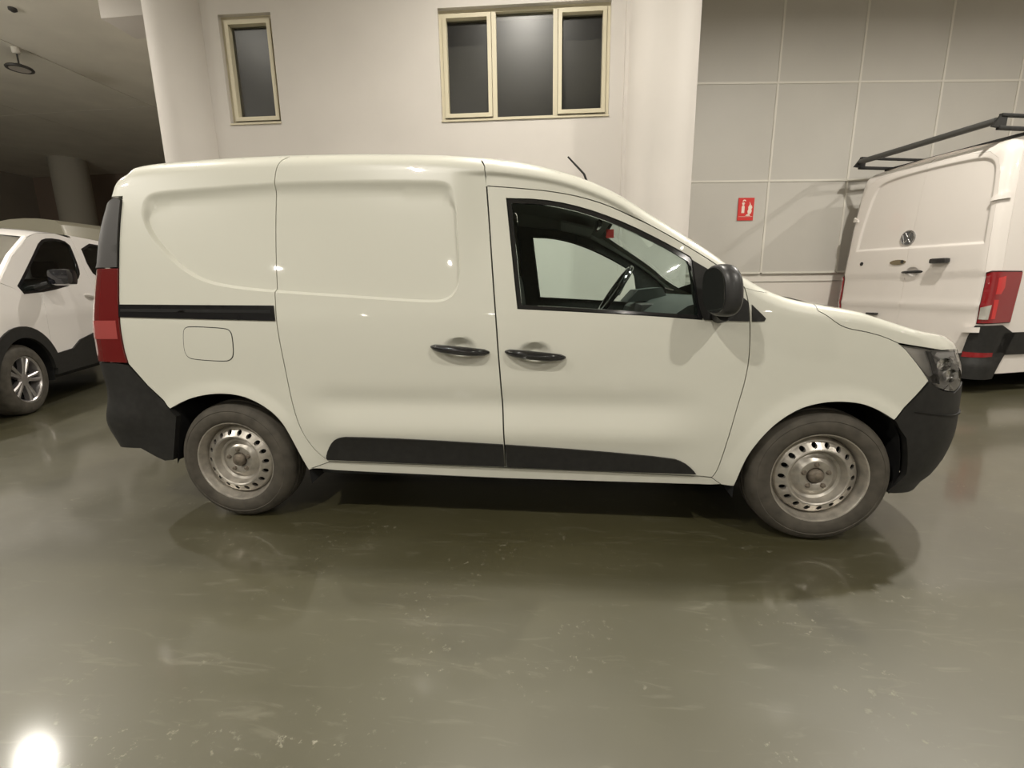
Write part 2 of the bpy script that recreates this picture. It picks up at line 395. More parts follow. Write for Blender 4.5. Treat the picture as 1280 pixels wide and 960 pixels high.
# sign
sg=thing('fire_equipment_sign','red and white fire extinguisher sign on the grey panelled wall','sign',tuple(float(v[0]) for v in PP(np.array([.025]),np.array([2.06]),0.)),A2)
mb=MB().box(-.112,.112,-.006,0,.0,.305,.0);mb.obj('sign_plate',M_SIGN,sg,smooth=False)
def flat(poly,name,m,d=.008,th=.0025):
    MB().prism(poly,-d,-d+th,lambda p,a:(p[0],a,p[1])).obj(name,m,sg,smooth=False)
def rc(x0,x1,z0,z1): return [(x0,z0),(x1,z0),(x1,z1),(x0,z1)]
flat([(-.062,.10),(-.02,.10),(-.02,.185),(-.028,.2),(-.054,.2),(-.062,.185)],'extinguisher_symbol',M_SIGNW)
flat([(-.052,.205),(-.03,.205),(-.026,.225),(-.018,.232),(-.03,.245),(-.062,.238),(-.058,.225)],'extinguisher_symbol',M_SIGNW)
flat([(-.018,.262),(-.008,.255),(-.01,.275),(-.03,.282),(-.05,.272),(-.055,.252),(-.045,.252),(-.038,.265)],'hose_symbol',M_SIGNW)
flat([(.05,.08),(.075,.095),(.085,.125),(.078,.15),(.09,.175),(.078,.21),(.07,.19),(.062,.225),(.045,.255),(.05,.215),(.03,.18),(.035,.15),(.024,.125),(.03,.095)],'flame_symbol',M_SIGNW)
flat([(-.005,.062),(.07,.062),(.05,.085),(.02,.085)],'arrow_symbol',M_SIGNW)
flat(rc(-.1,.1,.05,.054),'caption_line',M_SIGNW)

C=0.8875
def pchip(xs,ys):
    xs=np.array(xs,float);ys=np.array(ys,float);h=np.diff(xs);m=np.diff(ys)/h;d=np.zeros(len(xs))
    for i in range(1,len(xs)-1):
        if m[i-1]*m[i]>0:
            w1=2*h[i]+h[i-1];w2=h[i]+2*h[i-1];d[i]=(w1+w2)/(w1/m[i-1]+w2/m[i])
    d[0]=m[0];d[-1]=m[-1]
    def f(x):
        x=np.clip(np.asarray(x,float),xs[0],xs[-1]);i=np.clip(np.searchsorted(xs,x)-1,0,len(h)-1);t=(x-xs[i])/h[i]
        return ys[i]*(1+2*t)*(1-t)**2+d[i]*h[i]*t*(1-t)**2+ys[i+1]*t*t*(3-2*t)+d[i+1]*h[i]*t*t*(t-1)
    return f
def sst(a,b,x):
    t=np.clip((np.asarray(x,float)-a)/(b-a),0,1);return t*t*(3-2*t)
# plan curve of the main van
XA,AF,NF=2.92,.69,3.2
XB,AB,NB=-.45,.27,8.0
def _plan():
    th=np.linspace(0,np.pi/2,4001)
    fx=XA+AF*np.sin(th)**(2/NF);fy=C*(1-np.cos(th)**(2/NF))
    rx=XB-AB*np.sin(th)**(2/NB);ry=C*(1-np.cos(th)**(2/NB))
    x=np.concatenate([rx[::-1],fx]);y=np.concatenate([ry[::-1],fy])
    s=np.concatenate([[0],np.cumsum(np.hypot(np.diff(x),np.diff(y)))]);s+=XB-s[4000]
    return x,y,s
PX,PY,PS=_plan()
U0,U1=PS[0],PS[-1]
_us=np.linspace(U0,U1,3000);_dx=np.gradient(np.interp(_us,PS,PX));_dy=np.gradient(np.interp(_us,PS,PY));_l=np.hypot(_dx,_dy)
NXT,NYT=_dy/_l,-_dx/_l
xf=pchip([.15,.25,.3,.4,.5,.6,.7,.8,.85,.89,.92,.97,1.05],[3.44,3.46,3.51,3.56,3.578,3.575,3.57,3.55,3.53,3.505,3.48,3.42,3.36])
xr=pchip([.2,.35,.5,.65,.85,1.0,1.27,1.45,1.6,1.75],[-.66,-.70,-.715,-.705,-.73,-.73,-.69,-.655,-.60,-.54])
dz=pchip([.15,.22,.3,.4,.55,.7,.85,1.0,1.12,1.3,1.45,1.6,1.75,1.9],[.07,.04,.018,.006,-.004,-.002,.0,.008,.026,.055,.082,.112,.147,.185])
FE={'on':False}
def P0(u,z):
    """plain skin point (near side for u in [U0,U1])"""
    u=np.asarray(u,float);z=np.asarray(z,float)
    x=np.interp(u,PS,PX);y=np.interp(u,PS,PY)
    xx=np.where(x>XA,XA+(x-XA)*(xf(z)-XA)/AF,np.where(x<XB,XB+(x-XB)*(xr(z)-XB)/(-AB),x))
    d=dz(z)
    yy=C-(C-y)*(1-d/C)
    return xx,yy,z
def nplan(u):
    return np.interp(u,_us,NXT),np.interp(u,_us,NYT)
# ---------------------------------------------------------------- outlines of the main van's panels (metres along the skin, height)
G_rear=[(0.336,1.772),(0.3177,1.7416),(0.3056,1.677),(0.3013,1.3635),(0.3086,1.1044),(0.3138,1.0018),(0.3338,0.8206),(0.3533,0.6233),(0.3805,0.5015),(0.4176,0.4172),(0.4629,0.3576),(0.5079,0.3233)]
G_B=[(1.3111,1.7002),(1.3176,1.6171),(1.3273,1.5),(1.347,1.2526),(1.3657,1.0236),(1.3715,0.9162),(1.3837,0.7322),(1.3955,0.4924),(1.3975,0.3158)]
G_bot=[(0.5079,0.3233),(0.9537,0.3215),(1.3975,0.3158),(1.882,0.3104),(2.2998,0.3013),(2.3535,0.2969)]
G_front=[(2.4578,0.9869),(2.4640,0.8678),(2.455,0.7543),(2.4307,0.638),(2.4082,0.5166),(2.3878,0.4012),(2.3711,0.3267),(2.3535,0.2969)]
G_top=[(1.3176,1.6171),(1.4705,1.601),(1.6033,1.5838),(1.7344,1.5561),(1.8639,1.5119),(1.9919,1.447),(2.1185,1.376),(2.2304,1.3067),(2.2935,1.2656),(2.3366,1.2340),(2.3716,1.2064),(2.4010,1.1800),(2.4222,1.1648),(2.4322,1.1504),(2.4427,1.1121),(2.4502,1.0738),(2.4578,0.9869)]
arch_r=[(-0.2927,0.5936),(-0.2115,0.6339),(-0.1296,0.6605),(-0.02,0.675),(0.0861,0.6681),(0.1677,0.640),(0.2457,0.5915),(0.3001,0.5319),(0.3317,0.4581),(0.363,0.368),(0.3936,0.283)]
arch_f=[(2.4507,0.2611),(2.4741,0.3727),(2.5064,0.4535),(2.5648,0.5433),(2.6294,0.6043),(2.6975,0.6462),(2.7789,0.6681),(2.8549,0.6724),(2.932,0.6637),(3.003,0.6366),(3.0719,0.5954)]
sill_bot=[(0.3936,0.283),(0.5321,0.2734),(0.7287,0.2683),(1.3865,0.2573),(1.8847,0.2567),(2.3591,0.2574),(2.4507,0.2611)]
hoodgap=[(2.7281,1.052),(2.7606,1.0334),(2.7927,1.0059),(2.8354,0.9807),(2.9178,0.9645),(3.0045,0.9461),(3.0732,0.9185)]
fend_lamp=[(3.0732,0.9185),(3.107,0.8905),(3.1519,0.8379),(3.1888,0.7934),(3.2156,0.7587)]
lamp_top=[(3.0732,0.9185),(3.1384,0.908),(3.2154,0.8967),(3.3028,0.8836),(3.5,.877),(3.74,.862)]
hole=[(1.4101,1.5561),(1.5597,1.5468),(1.6913,1.5209),(1.8214,1.4792),(1.9499,1.4246),(2.0771,1.3573),(2.1611,1.3084),(2.2147,1.2755),(2.2294,1.2034),(2.2412,1.1194),(2.2599,1.0217),(2.0658,1.0382),(1.8265,1.0537),(1.4649,1.074)]
glass=[(1.4318,1.5363),(1.5598,1.5286),(1.6898,1.5021),(1.8216,1.4588),(1.9485,1.4027),(2.0774,1.3371),(2.1615,1.2867),(2.2051,1.2573),(2.2198,1.1868),(2.2314,1.1128),(2.2428,1.0387),(2.0656,1.0518),(1.8263,1.0674),(1.481,1.0896)]
sail=[(2.2081,1.276),(2.2946,1.2237),(2.3546,1.1728),(2.4178,1.1194),(2.4476,1.0938),(2.4533,1.0088),(2.3556,1.012),(2.2634,1.0162),(2.2473,1.0588),(2.2268,1.1699)]
ftri=[(2.4572,1.0871),(2.502,1.0435),(2.5208,1.0234),(2.5133,1.0091),(2.4609,1.0077)]
emboss=[(-0.3753,1.5234),(-0.3736,1.5882),(-0.3507,1.6256),(-0.2999,1.6429),(-0.1142,1.6514),(0.3078,1.6676),(0.7289,1.659),(1.0882,1.6434),(1.1364,1.6345),(1.1625,1.6123),(1.174,1.5695),(1.1861,1.3789),(1.1973,1.2553),(1.1899,1.1847),(1.1713,1.1423),(1.1378,1.1178),(1.0894,1.1076),(0.9199,1.1166),(0.6507,1.1377),(0.3139,1.1619),(0.0903,1.1853),(-0.0334,1.2096),(-0.1161,1.2448),(-0.2073,1.3069),(-0.2823,1.3804),(-0.337,1.4463)]
fuel=[(-0.1737,0.979),(-0.159,0.9982),(-0.1247,1.0019),(0.0422,0.9936),(0.0744,0.982),(0.0836,0.9475),(0.0809,0.8664),(0.0627,0.839),(0.028,0.8311),(-0.136,0.8403),(-0.1682,0.8541),(-0.1803,0.8895)]
trim_r=[(0.4954,0.3497),(0.5153,0.3982),(0.5465,0.4418),(0.5823,0.4617),(0.6283,0.4678),(0.9663,0.4622),(1.3915,0.4446),(1.3955,0.3234),(0.9544,0.3281),(0.5013,0.3343)]
trim_f=[(1.3985,0.4443),(1.8046,0.4237),(2.1669,0.3954),(2.2217,0.375),(2.2638,0.3397),(2.2842,0.3134),(1.8817,0.3167),(1.4015,0.3224)]
sm=lambda P,n=2,keep=60:[tuple(map(float,p)) for p in chaikin(P,n,False,keep)]
G_rear,G_B,G_front,G_top,arch_r,arch_f,hoodgap=[sm(P) for P in (G_rear,G_B,G_front,G_top,arch_r,arch_f,hoodgap)]
rqedge=[(-0.512,1.62),(-0.5117,1.2857),(-0.5111,1.1278),(-0.5071,1.0465),(-0.5059,0.9664),(-0.5005,0.8773),(-0.491,0.817)]
bump_r=[(-0.491,0.817),(-0.4061,0.7076),(-0.2927,0.5936)]
crease=pchip([1.1652,1.315,1.4699,1.6468,1.7861,1.9065,1.9918,2.3],[1.6831,1.6788,1.6586,1.6222,1.5724,1.5139,1.4538,1.24])
E_=pchip([-.9,-.578,-.525,-.473,-.341,-.125,.088,.267,.5,.819,1.128,1.278,1.501,1.646,1.771,1.912,2.043,2.173,2.258,2.339,2.427,2.534,2.642,2.749,2.855,2.96,3.064,3.173,3.25,3.35,3.6,4.1],
 [1.745,1.757,1.772,1.786,1.8009,1.8074,1.8117,1.8115,1.8068,1.7944,1.7751,1.7593,1.7225,1.6825,1.6363,1.5667,1.481,1.3981,1.3412,1.2833,1.2113,1.1453,1.1023,1.0784,1.0579,1.0345,1.0102,.985,.968,.953,.938,.932])
R_=pchip([-2,2.1,2.8,3.1,3.3,5],[.08,.08,.06,.05,.045,.045])
S55=math.sin(math.radians(50))
def Tz(u): return float(E_(u)-R_(u)*(1-S55))
EMB=np.array(emboss);EMBC=chaikin(EMB,2,keep=80);ARCR=np.array(arch_r);ARCF=np.array(arch_f)
CUPS=[(1.198,.893),(1.542,.871)]
def skin(u,z,d=0.,plain=False):
    u=np.atleast_1d(np.asarray(u,float)).copy();z=np.atleast_1d(np.asarray(z,float))+0*u
    far=(u>U1)|(u<U0);u=np.where(u>U1,2*U1-u,np.where(u<U0,2*U0-u,u))
    x,y,_=P0(u,z);nx,ny=nplan(u)
    R=R_(u);t=np.clip(R-(E_(u)-z),0,R);ro=R-np.sqrt(np.maximum(R*R-t*t,0));ro=np.where(t>0,ro,0.)
    fy=np.zeros_like(u)
    if not plain:
        s=(u>-.5)&(u<3.2)
        if s.any():
            us,zs=u[s],z[s];p=np.stack([us,zs],1);f=np.zeros(len(us))
            sel=(us<1.3)&(zs>1.0)
            if sel.any():
                q=p[sel];sd=segdist(q,EMBC);sd=np.where(inside(q,EMBC),sd,-sd);wd=.0055+.045*sst(1.50,1.60,zs[sel])
                f[sel]+=.021*sst(-.0055,wd,sd)
            f+=.016*sst(1.15,1.34,us)*sst(0,.022,crease(us)-zs)*sst(1.08,1.5,zs)*(1-sst(1.95,2.3,us))
            k=sst(.35,.62,us)*(1-sst(2.05,2.36,us))
            f+=k*(.014*np.exp(-((zs-.635)/.055)**2)-.012*np.exp(-((zs-.49)/.055)**2))
            for A in (ARCR,ARCF):
                m=(us>A[:,0].min()-.15)&(us<A[:,0].max()+.15)&(zs<.85)
                if m.any():
                    dd=segdist(p[m],A,False);f[m]-=.012*(1-sst(.008,.06,dd))
            for cu,cz in CUPS:
                e=np.sqrt(((us-cu)/.078)**2+((zs-cz)/.056)**2);f+=.028*(1-sst(.45,1.0,e))
            fy[s]=f
    x=x-nx*(ro-d);y=y-ny*(ro-d)+fy
    y=np.where(far,2*C-y,y)
    return x,y,z
def toploft(us,m0,a0=50,crown=lambda u:.03,va=0.,vb=1.,nc=16,drop=0.,arc=True):
    """rows across the vehicle from the near edge to the far edge"""
    rows=[]
    for u in us:
        E,R=float(E_(u)),float(R_(u));near=[]
        for ph in ((a0,60,70,80,90) if arc else (90,)):
            zz=E-R+R*math.sin(math.radians(ph))-1e-9
            x,y,z=skin([u],[zz],-drop,plain=False);near.append((x[0],y[0],z[0]-drop))
        xe,ye,ze=near[-1];W=2*(C-ye);c=crown(u);mid=[]
        for k in range(1,nc):
            v=k/nc;mid.append((xe,ye+W*v,ze+c*(1-(2*v-1)**2)*min(1,W/.8)))
        rows.append(near+mid+[(p[0],2*C-p[1],p[2]) for p in near[::-1]])
    return rows
# ---------------------------------------------------------------- the main van
OV=(1.4,C,0.)
van=thing('panel_van','white compact panel van with black lower trims, parked side-on in the middle of the hall','van',OV)
T=lambda us:[(u,Tz(u)) for u in us]
def ls(a,b,n): return list(np.linspace(a,b,n))
def contour(P,ds,step):
    P=np.array(P);P=P if area2(P)>0 else P[::-1];out=[]
    for d in ds: out.append(resample(insetp(P,d),step))
    return np.vstack(out)
F_RO=np.array([(u,float(E_(u)-R_(u)+R_(u)*math.sin(math.radians(ph)))) for u in np.arange(-.7,3.2,.0125) for ph in (4,14,24,33,42)])
F_EMB0=contour(EMBC,(-.009,-.0055,-.0028,0,.0028,.0055,.010,.018,.034),.008)
F_CR=np.array([(u,float(crease(u))-k) for u in np.arange(1.16,2.05,.011) for k in (-.006,.0,.006,.012,.018,.024,.032)])
F_EMB=np.vstack([F_EMB0,F_RO])
def disc(c,rx,rz,n): 
    return np.array([(c[0]+rx*r*math.cos(a),c[1]+rz*r*math.sin(a)) for r in np.linspace(.08,1.15,n) for a in np.linspace(0,2*PI,int(10+26*r),endpoint=False)])
Fd=np.vstack([F_EMB,F_CR,disc(CUPS[0],.078,.056,7)])
kw=dict(off=OV)
# body side pieces (near side first, far side mirrored)
quarter=T(ls(.364,-.46,14))+T(ls(-.48,-.74,10))+[(-.74,1.63),(-.60,1.63),(-.515,1.63)]+rqedge+bump_r[1:]+arch_r[1:]+[(.45,.30),(.5079,.3233)]+G_rear[::-1][1:]
quarter=np.array(quarter)
q=patch('quarter_panel',quarter,skin,M_VAN,van,inset=.001,feats=F_EMB,sp=.026,bsp=.016,**kw)
fl=chaikin(fuel,2,keep=80)
patch('fuel_flap',fl,skin,M_VAN,q,d=.0025,skirt=.012,sp=.03,bsp=.014,**kw)
patch('fuel_flap_gap',insetp(np.array(fl),-.0015),skin,M_DARK,q,d=.0004,skirt=0,sp=.03,bsp=.014,inset=0,**kw)
patch('sliding_rail',[(-.513,1.113),(.3045,1.1000),(.3115,1.0235),(-.513,1.047)],skin,M_GLOSS,q,d=.005,skirt=.02,sp=.03,bsp=.02,**kw)
patch('rail_channel',[(-.50,1.090),(.29,1.078),(.29,1.062),(-.50,1.075)],skin,M_DARK,q,d=.0062,skirt=0,sp=.03,bsp=.03,inset=0,**kw)
door=T([1.288])+T(ls(1.26,.368,16))+G_rear+G_bot[1:3]+G_B[::-1][1:]
sd=patch('sliding_door',door,skin,M_VAN,van,inset=.0032,feats=Fd,sp=.024,bsp=.016,**kw)
def trimP(bul): 
    return lambda u,z,d=0.:skin(u,z,d)
patch('lower_trim',chaikin(trim_r,1,keep=60),skin,M_PLA,sd,d=.012,skirt=.02,sp=.03,bsp=.016,**kw)
fdo=G_top+G_front[1:]+G_bot[::-1][1:4]+G_B[::-1][1:-1]
fd=patch('front_door',fdo,skin,M_VAN,van,inset=.0036,holes=[chaikin(hole,1,keep=60)],feats=disc(CUPS[1],.078,.056,7),sp=.028,bsp=.016,**kw)
patch('lower_trim',chaikin(trim_f,1,keep=60),skin,M_PLA,fd,d=.012,skirt=.02,sp=.03,bsp=.016,**kw)
hl=chaikin(hole,1,keep=60);gl=chaikin(glass,1,keep=60)
patch('window_seal',hl,skin,M_GLOSS,fd,holes=[gl],d=-.004,skirt=.02,sp=.05,bsp=.02,inset=.0005,**kw)
patch('window_glass',gl,skin,M_GLASS,fd,d=-.010,skirt=0,sp=.06,bsp=.03,inset=-.004,**kw)
patch('mirror_sail',chaikin(sail,1,keep=45),skin,M_PLA,fd,d=.005,skirt=.02,sp=.03,bsp=.015,**kw)
card=insetp(np.array(fdo),-.010)
patch('door_card',card,skin,M_INT,fd,holes=[insetp(np.array(hl),.014)],d=-.028,skirt=.03,sp=.06,bsp=.04,**kw)
def handle(c,parent):
    cu,cz=c;P=[];Rr=[]
    for k in range(15):
        t=-1+2*k/14;u=cu+.134*t;z=cz-.013*t-.004+.002*t*t
        x,y,zz=skin([u],[z],0,plain=True);P.append((x[0],y[0]-.030*(1-abs(t)**3.2)-.001,z));Rr.append(  .0205*(1-.42*abs(t)**3.0)*(1.0 if abs(t)<.99 else .55))
    mb=MB().tube(P,Rr,12);return mb.obj('door_handle',M_GLOSS,parent,OV)
handle(CUPS[0],sd);handle(CUPS[1],fd)
i0=[k for k,p in enumerate(G_top) if p[0]>2.43][0]
cant=T([1.292])+[(1.3111,1.7002)]+G_top[:i0+1]+[(2.4851,1.1365)]+T(ls(2.53,1.31,26))
cant=np.array(cant)
cn=patch('cant_rail',cant,skin,M_VAN,van,sp=.015,bsp=.010,inset=.0006,feats=np.vstack([F_RO,F_CR]),**kw)
patch('pillar_trim',insetp(cant if area2(cant)>0 else cant[::-1],.001),skin,M_INT2,cn,d=-.05,skirt=.012,sp=.05,bsp=.03,**kw)
fender=[(2.4851,1.1365)]+G_top[i0:]+G_front[1:]+[(2.40,.262)]+arch_f+fend_lamp[::-1]+hoodgap[::-1][1:]+T(ls(2.722,2.535,6))
fn=patch('front_fender',fender,skin,M_VAN,van,sp=.024,bsp=.014,inset=.0006,feats=F_RO,**kw)
patch('quarter_trim',chaikin(ftri,1,keep=40),skin,M_PLA,fn,d=.004,skirt=.012,sp=.02,bsp=.012,**kw)
sill=[(.3936,.283),(.45,.30)]+G_bot+[(2.40,.262)]+sill_bot[::-1][1:]
patch('rocker_sill',sill,skin,M_VAN,van,sp=.03,bsp=.02,skirt=.05,**kw)
SIDE=[o for o in list(van.children)]
# wheel arch liners
def liner(A,cx):
    mb=MB();pts=resample(chaikin(np.array(A),1,False),.05,False);rows=[]
    
    if cx<1: pts=np.vstack([[(-.345,.28),(-.312,.4437),(-.28,.5522)],pts,[(.40,.20)]])
    else: pts=np.vstack([[(2.45,.20)],pts,[(3.125,.51),(3.155,.42),(3.185,.335),(3.16,.235)]])
    for (u,z) in pts:
        x,y,zz=skin([u],[max(z,.3)]);rows.append([(x[0],y[0]+.012,z),(x[0]+(cx-x[0])*-.03,y[0]+.04,z+.015),(x[0],.42,z+.015)])
    mb.grid(rows);b=len(mb.V);ring=[r[-1] for r in rows];mb.add(ring,[tuple(range(len(ring)))]);return mb.obj('arch_liner',M_DARK,van,OV)
SIDE.append(liner(arch_r,0.));SIDE.append(liner(arch_f,2.812))
# front lamps: clear lens over reflector
lampo=fend_lamp+[(3.2233,.755),(3.2689,.7255),(3.3233,.7081),(3.38,.70),(3.5,.735),(3.68,.79),(3.74,.862)]+lamp_top[::-1][1:]
hd=patch('headlight',lampo,skin,M_LBASE,van,d=-.035,skirt=.01,sp=.03,bsp=.02,inset=.004,**kw)
patch('lamp_lens',lampo,skin,M_LENS,hd,d=.001,skirt=.034,sp=.03,bsp=.016,**kw)
patch('reflector_bowl',[(3.11,.903),(3.20,.803),(3.245,.765),(3.30,.80),(3.24,.885)],skin,M_LGREY,hd,d=-.02,skirt=.012,sp=.02,bsp=.015,**kw)
patch('reflector_bowl',[(3.275,.735),(3.33,.72),(3.375,.73),(3.37,.83),(3.33,.80)],skin,M_LGREY,hd,d=-.014,skirt=.018,sp=.02,bsp=.015,**kw)
patch('lamp_divider',[(3.225,.885),(3.262,.775),(3.285,.735),(3.30,.735),(3.285,.80),(3.25,.882)],skin,M_GLOSS,hd,d=-.012,skirt=.02,sp=.02,bsp=.015,**kw)
patch('reflector_bowl',[(3.27,.86),(3.33,.835),(3.40,.85),(3.52,.83),(3.60,.86),(3.29,.878)],skin,M_LGREY,hd,d=-.014,skirt=.018,sp=.02,bsp=.015,**kw)
for (u,z) in ((3.30,.825),(3.345,.775)):
    x,y,zz=skin([u],[z],-.012);nx,ny=nplan(u)
    MB().lathe([(0,.0),(.02,.004),(.026,-.012),(.028,-.02)],20,(x[0],y[0],z),'y').obj('projector_bulb',M_CHROME,hd,OV)
SIDE.append(hd)
# tail lamp: red below, grey cap above
tl=patch('tail_lamp',[(-.492,.822)]+rqedge[::-1][1:-1][:5]+[(-.5117,1.286),(-.70,1.286),(-.715,1.1),(-.72,.83)],skin,M_RED,van,d=.006,skirt=.03,sp=.03,bsp=.02,**kw)
patch('clear_band',[(-.520,.94),(-.522,1.035),(-.69,1.035),(-.69,.94)],skin,mat('pale_red_lens',(.36,.07,.065),.2,coat=1),tl,d=.0075,skirt=.006,sp=.03,bsp=.02,**kw)
patch('pillar_cap',[(-.514,1.287),(-.515,1.61),(-.585,1.625),(-.66,1.6),(-.695,1.287)],skin,M_PLG,tl,d=.010,skirt=.035,sp=.03,bsp=.02,**kw)
SIDE.append(tl)
# rear door leaf
rd=[(-.748,.63),(-.748,1.6)]+T(ls(-.75,U0+.003,10))+[(U0+.003,.63)]
rdo=patch('rear_door',rd,skin,M_VAN,van,sp=.05,bsp=.025,**kw);SIDE.append(rdo)
hx,hy,hz=skin([U0+.10],[.98])
# wing mirror
def wing_mirror():
    c=np.array((2.296,-.106,1.143));n1,n2=20,28;V=[];F=[]
    def se(a,e): return math.copysign(abs(a)**e,a)
    for i in range(n1+1):
        ph=-PI/2+PI*i/n1
        for j in range(n2):
            th=2*PI*j/n2
            x=.054*se(math.cos(ph),.75)*se(math.cos(th),.8);y=.088*se(math.cos(ph),.75)*se(math.sin(th),.8);z=.103*se(math.sin(ph),.8)
            x=max(x,-.032)
            y+=.012*(z/.1);x-=.25*y+.0
            V.append(c+(x+.10*(0-z)*.25,y,z))
    for i in range(n1):
        for j in range(n2): F.append((i*n2+j,i*n2+(j+1)%n2,(i+1)*n2+(j+1)%n2,(i+1)*n2+j))
    m=mobj('wing_mirror',V,F,M_GLOSS if False else mat('satin_black_cap',(.022,.022,.022),.38,coat=.15),van,OV)
    g=MB();pts=[]
    for j in range(28):
        th=2*PI*j/28;y=.075*se(math.cos(th),.7);z=.088*se(math.sin(th),.7);pts.append((y,z))
    g.prism(pts,0,1,lambda p,a:tuple(c+(-.032-.0015-a*.003-.25*(p[0]+.012*p[1]/.1)-.025*p[1],p[0]+.012*p[1]/.1,p[1])))
    g.obj('mirror_glass',mat('dark_mirror_glass',(.03,.032,.03),.06,metal=.3,coat=1),m,OV,smooth=False)
    a=MB().tube([(2.315,-.10,1.055),(2.32,-.05,1.04),(2.325,.005,1.035),(2.325,.03,1.035)],[.035,.03,.03,.034],12);a.obj('mirror_arm',M_PLA,m,OV)
    return m
SIDE.append(wing_mirror())
for o in SIDE: mirror_y(o)
# hood, bumpers, grille (wrapping round the whole front / rear)
hu=ls(2.728,3.06,8);hood=hoodgap+lamp_top[1:]+[(U1-.1,.857),(U1+.1,.857)]+[(2*U1-u,z) for u,z in (hoodgap+lamp_top[1:])[::-1]]+[(2*U1-u,z) for u,z in T(ls(2.728,U1-.01,30))]+T(ls(U1-.02,2.728,30))
VO,TT,L=mesh2d(hood,(),.03,.016,F_RO,.0025)
mb=MB();mb.add(np.stack(skin(VO[:,0],VO[:,1]),1),[tuple(t) for t in TT])
for p in L:
    k=len(p);A=np.stack(skin(p[:,0],p[:,1]),1);B=np.stack(skin(p[:,0],p[:,1],-.02),1);mb.add(np.vstack([A,B]),[(i,k+i,k+(i+1)%k,(i+1)%k) for i in range(k)])
hcr=lambda u:float(np.interp(u,[2.70,3.2,U1],[.045,.03,.0]))
mb.grid(toploft(ls(2.731,3.3,16)+ls(3.34,U1-.012,16),None,a0=46,drop=.0012,crown=hcr))
mb.obj('hood',M_VAN,van,OV)
fb=[(3.0719,.5926),(3.2158,.7518),(3.2233,.753),(3.2689,.7235),(3.3233,.7061),(3.38,.698),(3.5,.733),(3.68,.70),(U1,.69)]
fbo=fb+[(2*U1-u,z) for u,z in fb[::-1][1:]]+[(2*U1-u,z) for u,z in [(3.0767,.5909),(3.1414,.5098),(3.1742,.4197),(3.2042,.335),(3.1707,.2476),(3.19,.235),(3.35,.222)]]+[(U1,.21)]+[(3.35,.222),(3.19,.235),(3.1707,.2476),(3.2042,.335),(3.1742,.4197),(3.1414,.5098)]
bp=patch('front_bumper',fbo,skin,M_PLA,van,d=.004,skirt=.03,sp=.035,bsp=.02,**kw)
patch('bumper_crease',[(3.16,.628),(3.4,.60),(U1,.58),(2*U1-3.4,.60),(2*U1-3.16,.628),(2*U1-3.4,.588),(U1,.565),(3.4,.588)],skin,M_PLA,bp,d=.010,skirt=.008,sp=.03,bsp=.03,**kw)
patch('lower_grille',[(3.62,.30),(3.62,.45),(2*U1-3.62,.45),(2*U1-3.62,.30)],skin,M_DARK,bp,d=.006,skirt=.004,sp=.06,bsp=.03,**kw)
for zc in (.335,.375,.415):
    patch('grille_bar',[(3.63,zc-.006),(3.63,zc+.006),(2*U1-3.63,zc+.006),(2*U1-3.63,zc-.006)],skin,M_PLA,bp,d=.014,skirt=.01,sp=.06,bsp=.04,inset=0,**kw)
gr=patch('radiator_grille',[(3.69,.705),(3.745,.855),(2*U1-3.745,.855),(2*U1-3.69,.705)],skin,M_GLOSS,van,d=-.012,skirt=.02,sp=.05,bsp=.03,**kw)
for zc in (.735,.775,.815):
    patch('grille_bar',[(3.72,zc-.006),(3.72,zc+.006),(2*U1-3.72,zc+.006),(2*U1-3.72,zc-.006)],skin,M_CHROME,gr,d=.002,skirt=.012,sp=.06,bsp=.04,inset=0,**kw)
rb=[(-.2927,.5936),(-.4061,.7076),(-.4955,.8135),(-.55,.822),(-.73,.822),(-.76,.62),(U0,.62)]
rbo=rb+[(2*U0-u,z) for u,z in rb[::-1][1:]]+[(2*U0-u,z) for u,z in [(-.2687,.5522),(-.285,.50),(-.302,.4437),(-.330,.36),(-.3483,.3066),(-.40,.30)]]+[(2*U0-.52,.37),(U0,.38),(-.52,.37),(-.44,.32),(-.40,.30),(-.3483,.3066),(-.330,.36),(-.302,.4437),(-.285,.50),(-.2687,.5522)]
def skinb(u,z,d=0.):
    dd=.004+.022*sst(-.38,-.56,np.where(np.asarray(u)<U0,2*U0-np.asarray(u),u))*np.exp(-((np.asarray(z)-.52)/.10)**2)
    x,y,zz=skin(u,z,0);x2,y2,_=skin(u,z,1.);nx,ny=x2-x,y2-y
    return x+nx*(dd+d),y+ny*(dd+d),zz
rbm=patch('rear_bumper',rbo,skinb,M_PLA,van,skirt=.03,sp=.03,bsp=.02,**kw)
# roof, windscreen, pillars on top
cr=lambda u:float(np.interp(u,[U0,-.5,0,1.6,1.95,2.3,2.7],[.0,.02,.03,.03,.035,.045,.045]))
rf=MB().grid(toploft(ls(U0+.004,-.62,10)+ls(-.6,-.4,10)+ls(-.37,1.91,40),None,a0=44,crown=cr,drop=.0012)).obj('roof',M_VAN,van,OV)
wr_=toploft(ls(1.91,2.728,26),None,a0=44,drop=.0012,crown=cr,nc=24)
na=5
MB().grid([r[:na]+[tuple(np.array(r[na-1])*.55+np.array(r[na])*.45)] for r in wr_]).obj('windscreen_pillar',M_VAN,van,OV)
MB().grid([[tuple(np.array(r[-na])*.55+np.array(r[-na-1])*.45)]+r[-na:] for r in wr_]).obj('windscreen_pillar',M_VAN,van,OV)
ws=[[tuple(np.array(r[na-1])*.55+np.array(r[na])*.45)]+r[na:-na]+[tuple(np.array(r[-na])*.55+np.array(r[-na-1])*.45)] for r in wr_]
ws=[[(p[0],p[1],p[2]-.004) for p in r] for r in ws]
MB().grid(ws[1:-6]).obj('windscreen',M_GLASS,van,OV)
MB().grid(ws[-7:]).obj('windscreen_cowl',M_PLA,van,OV)
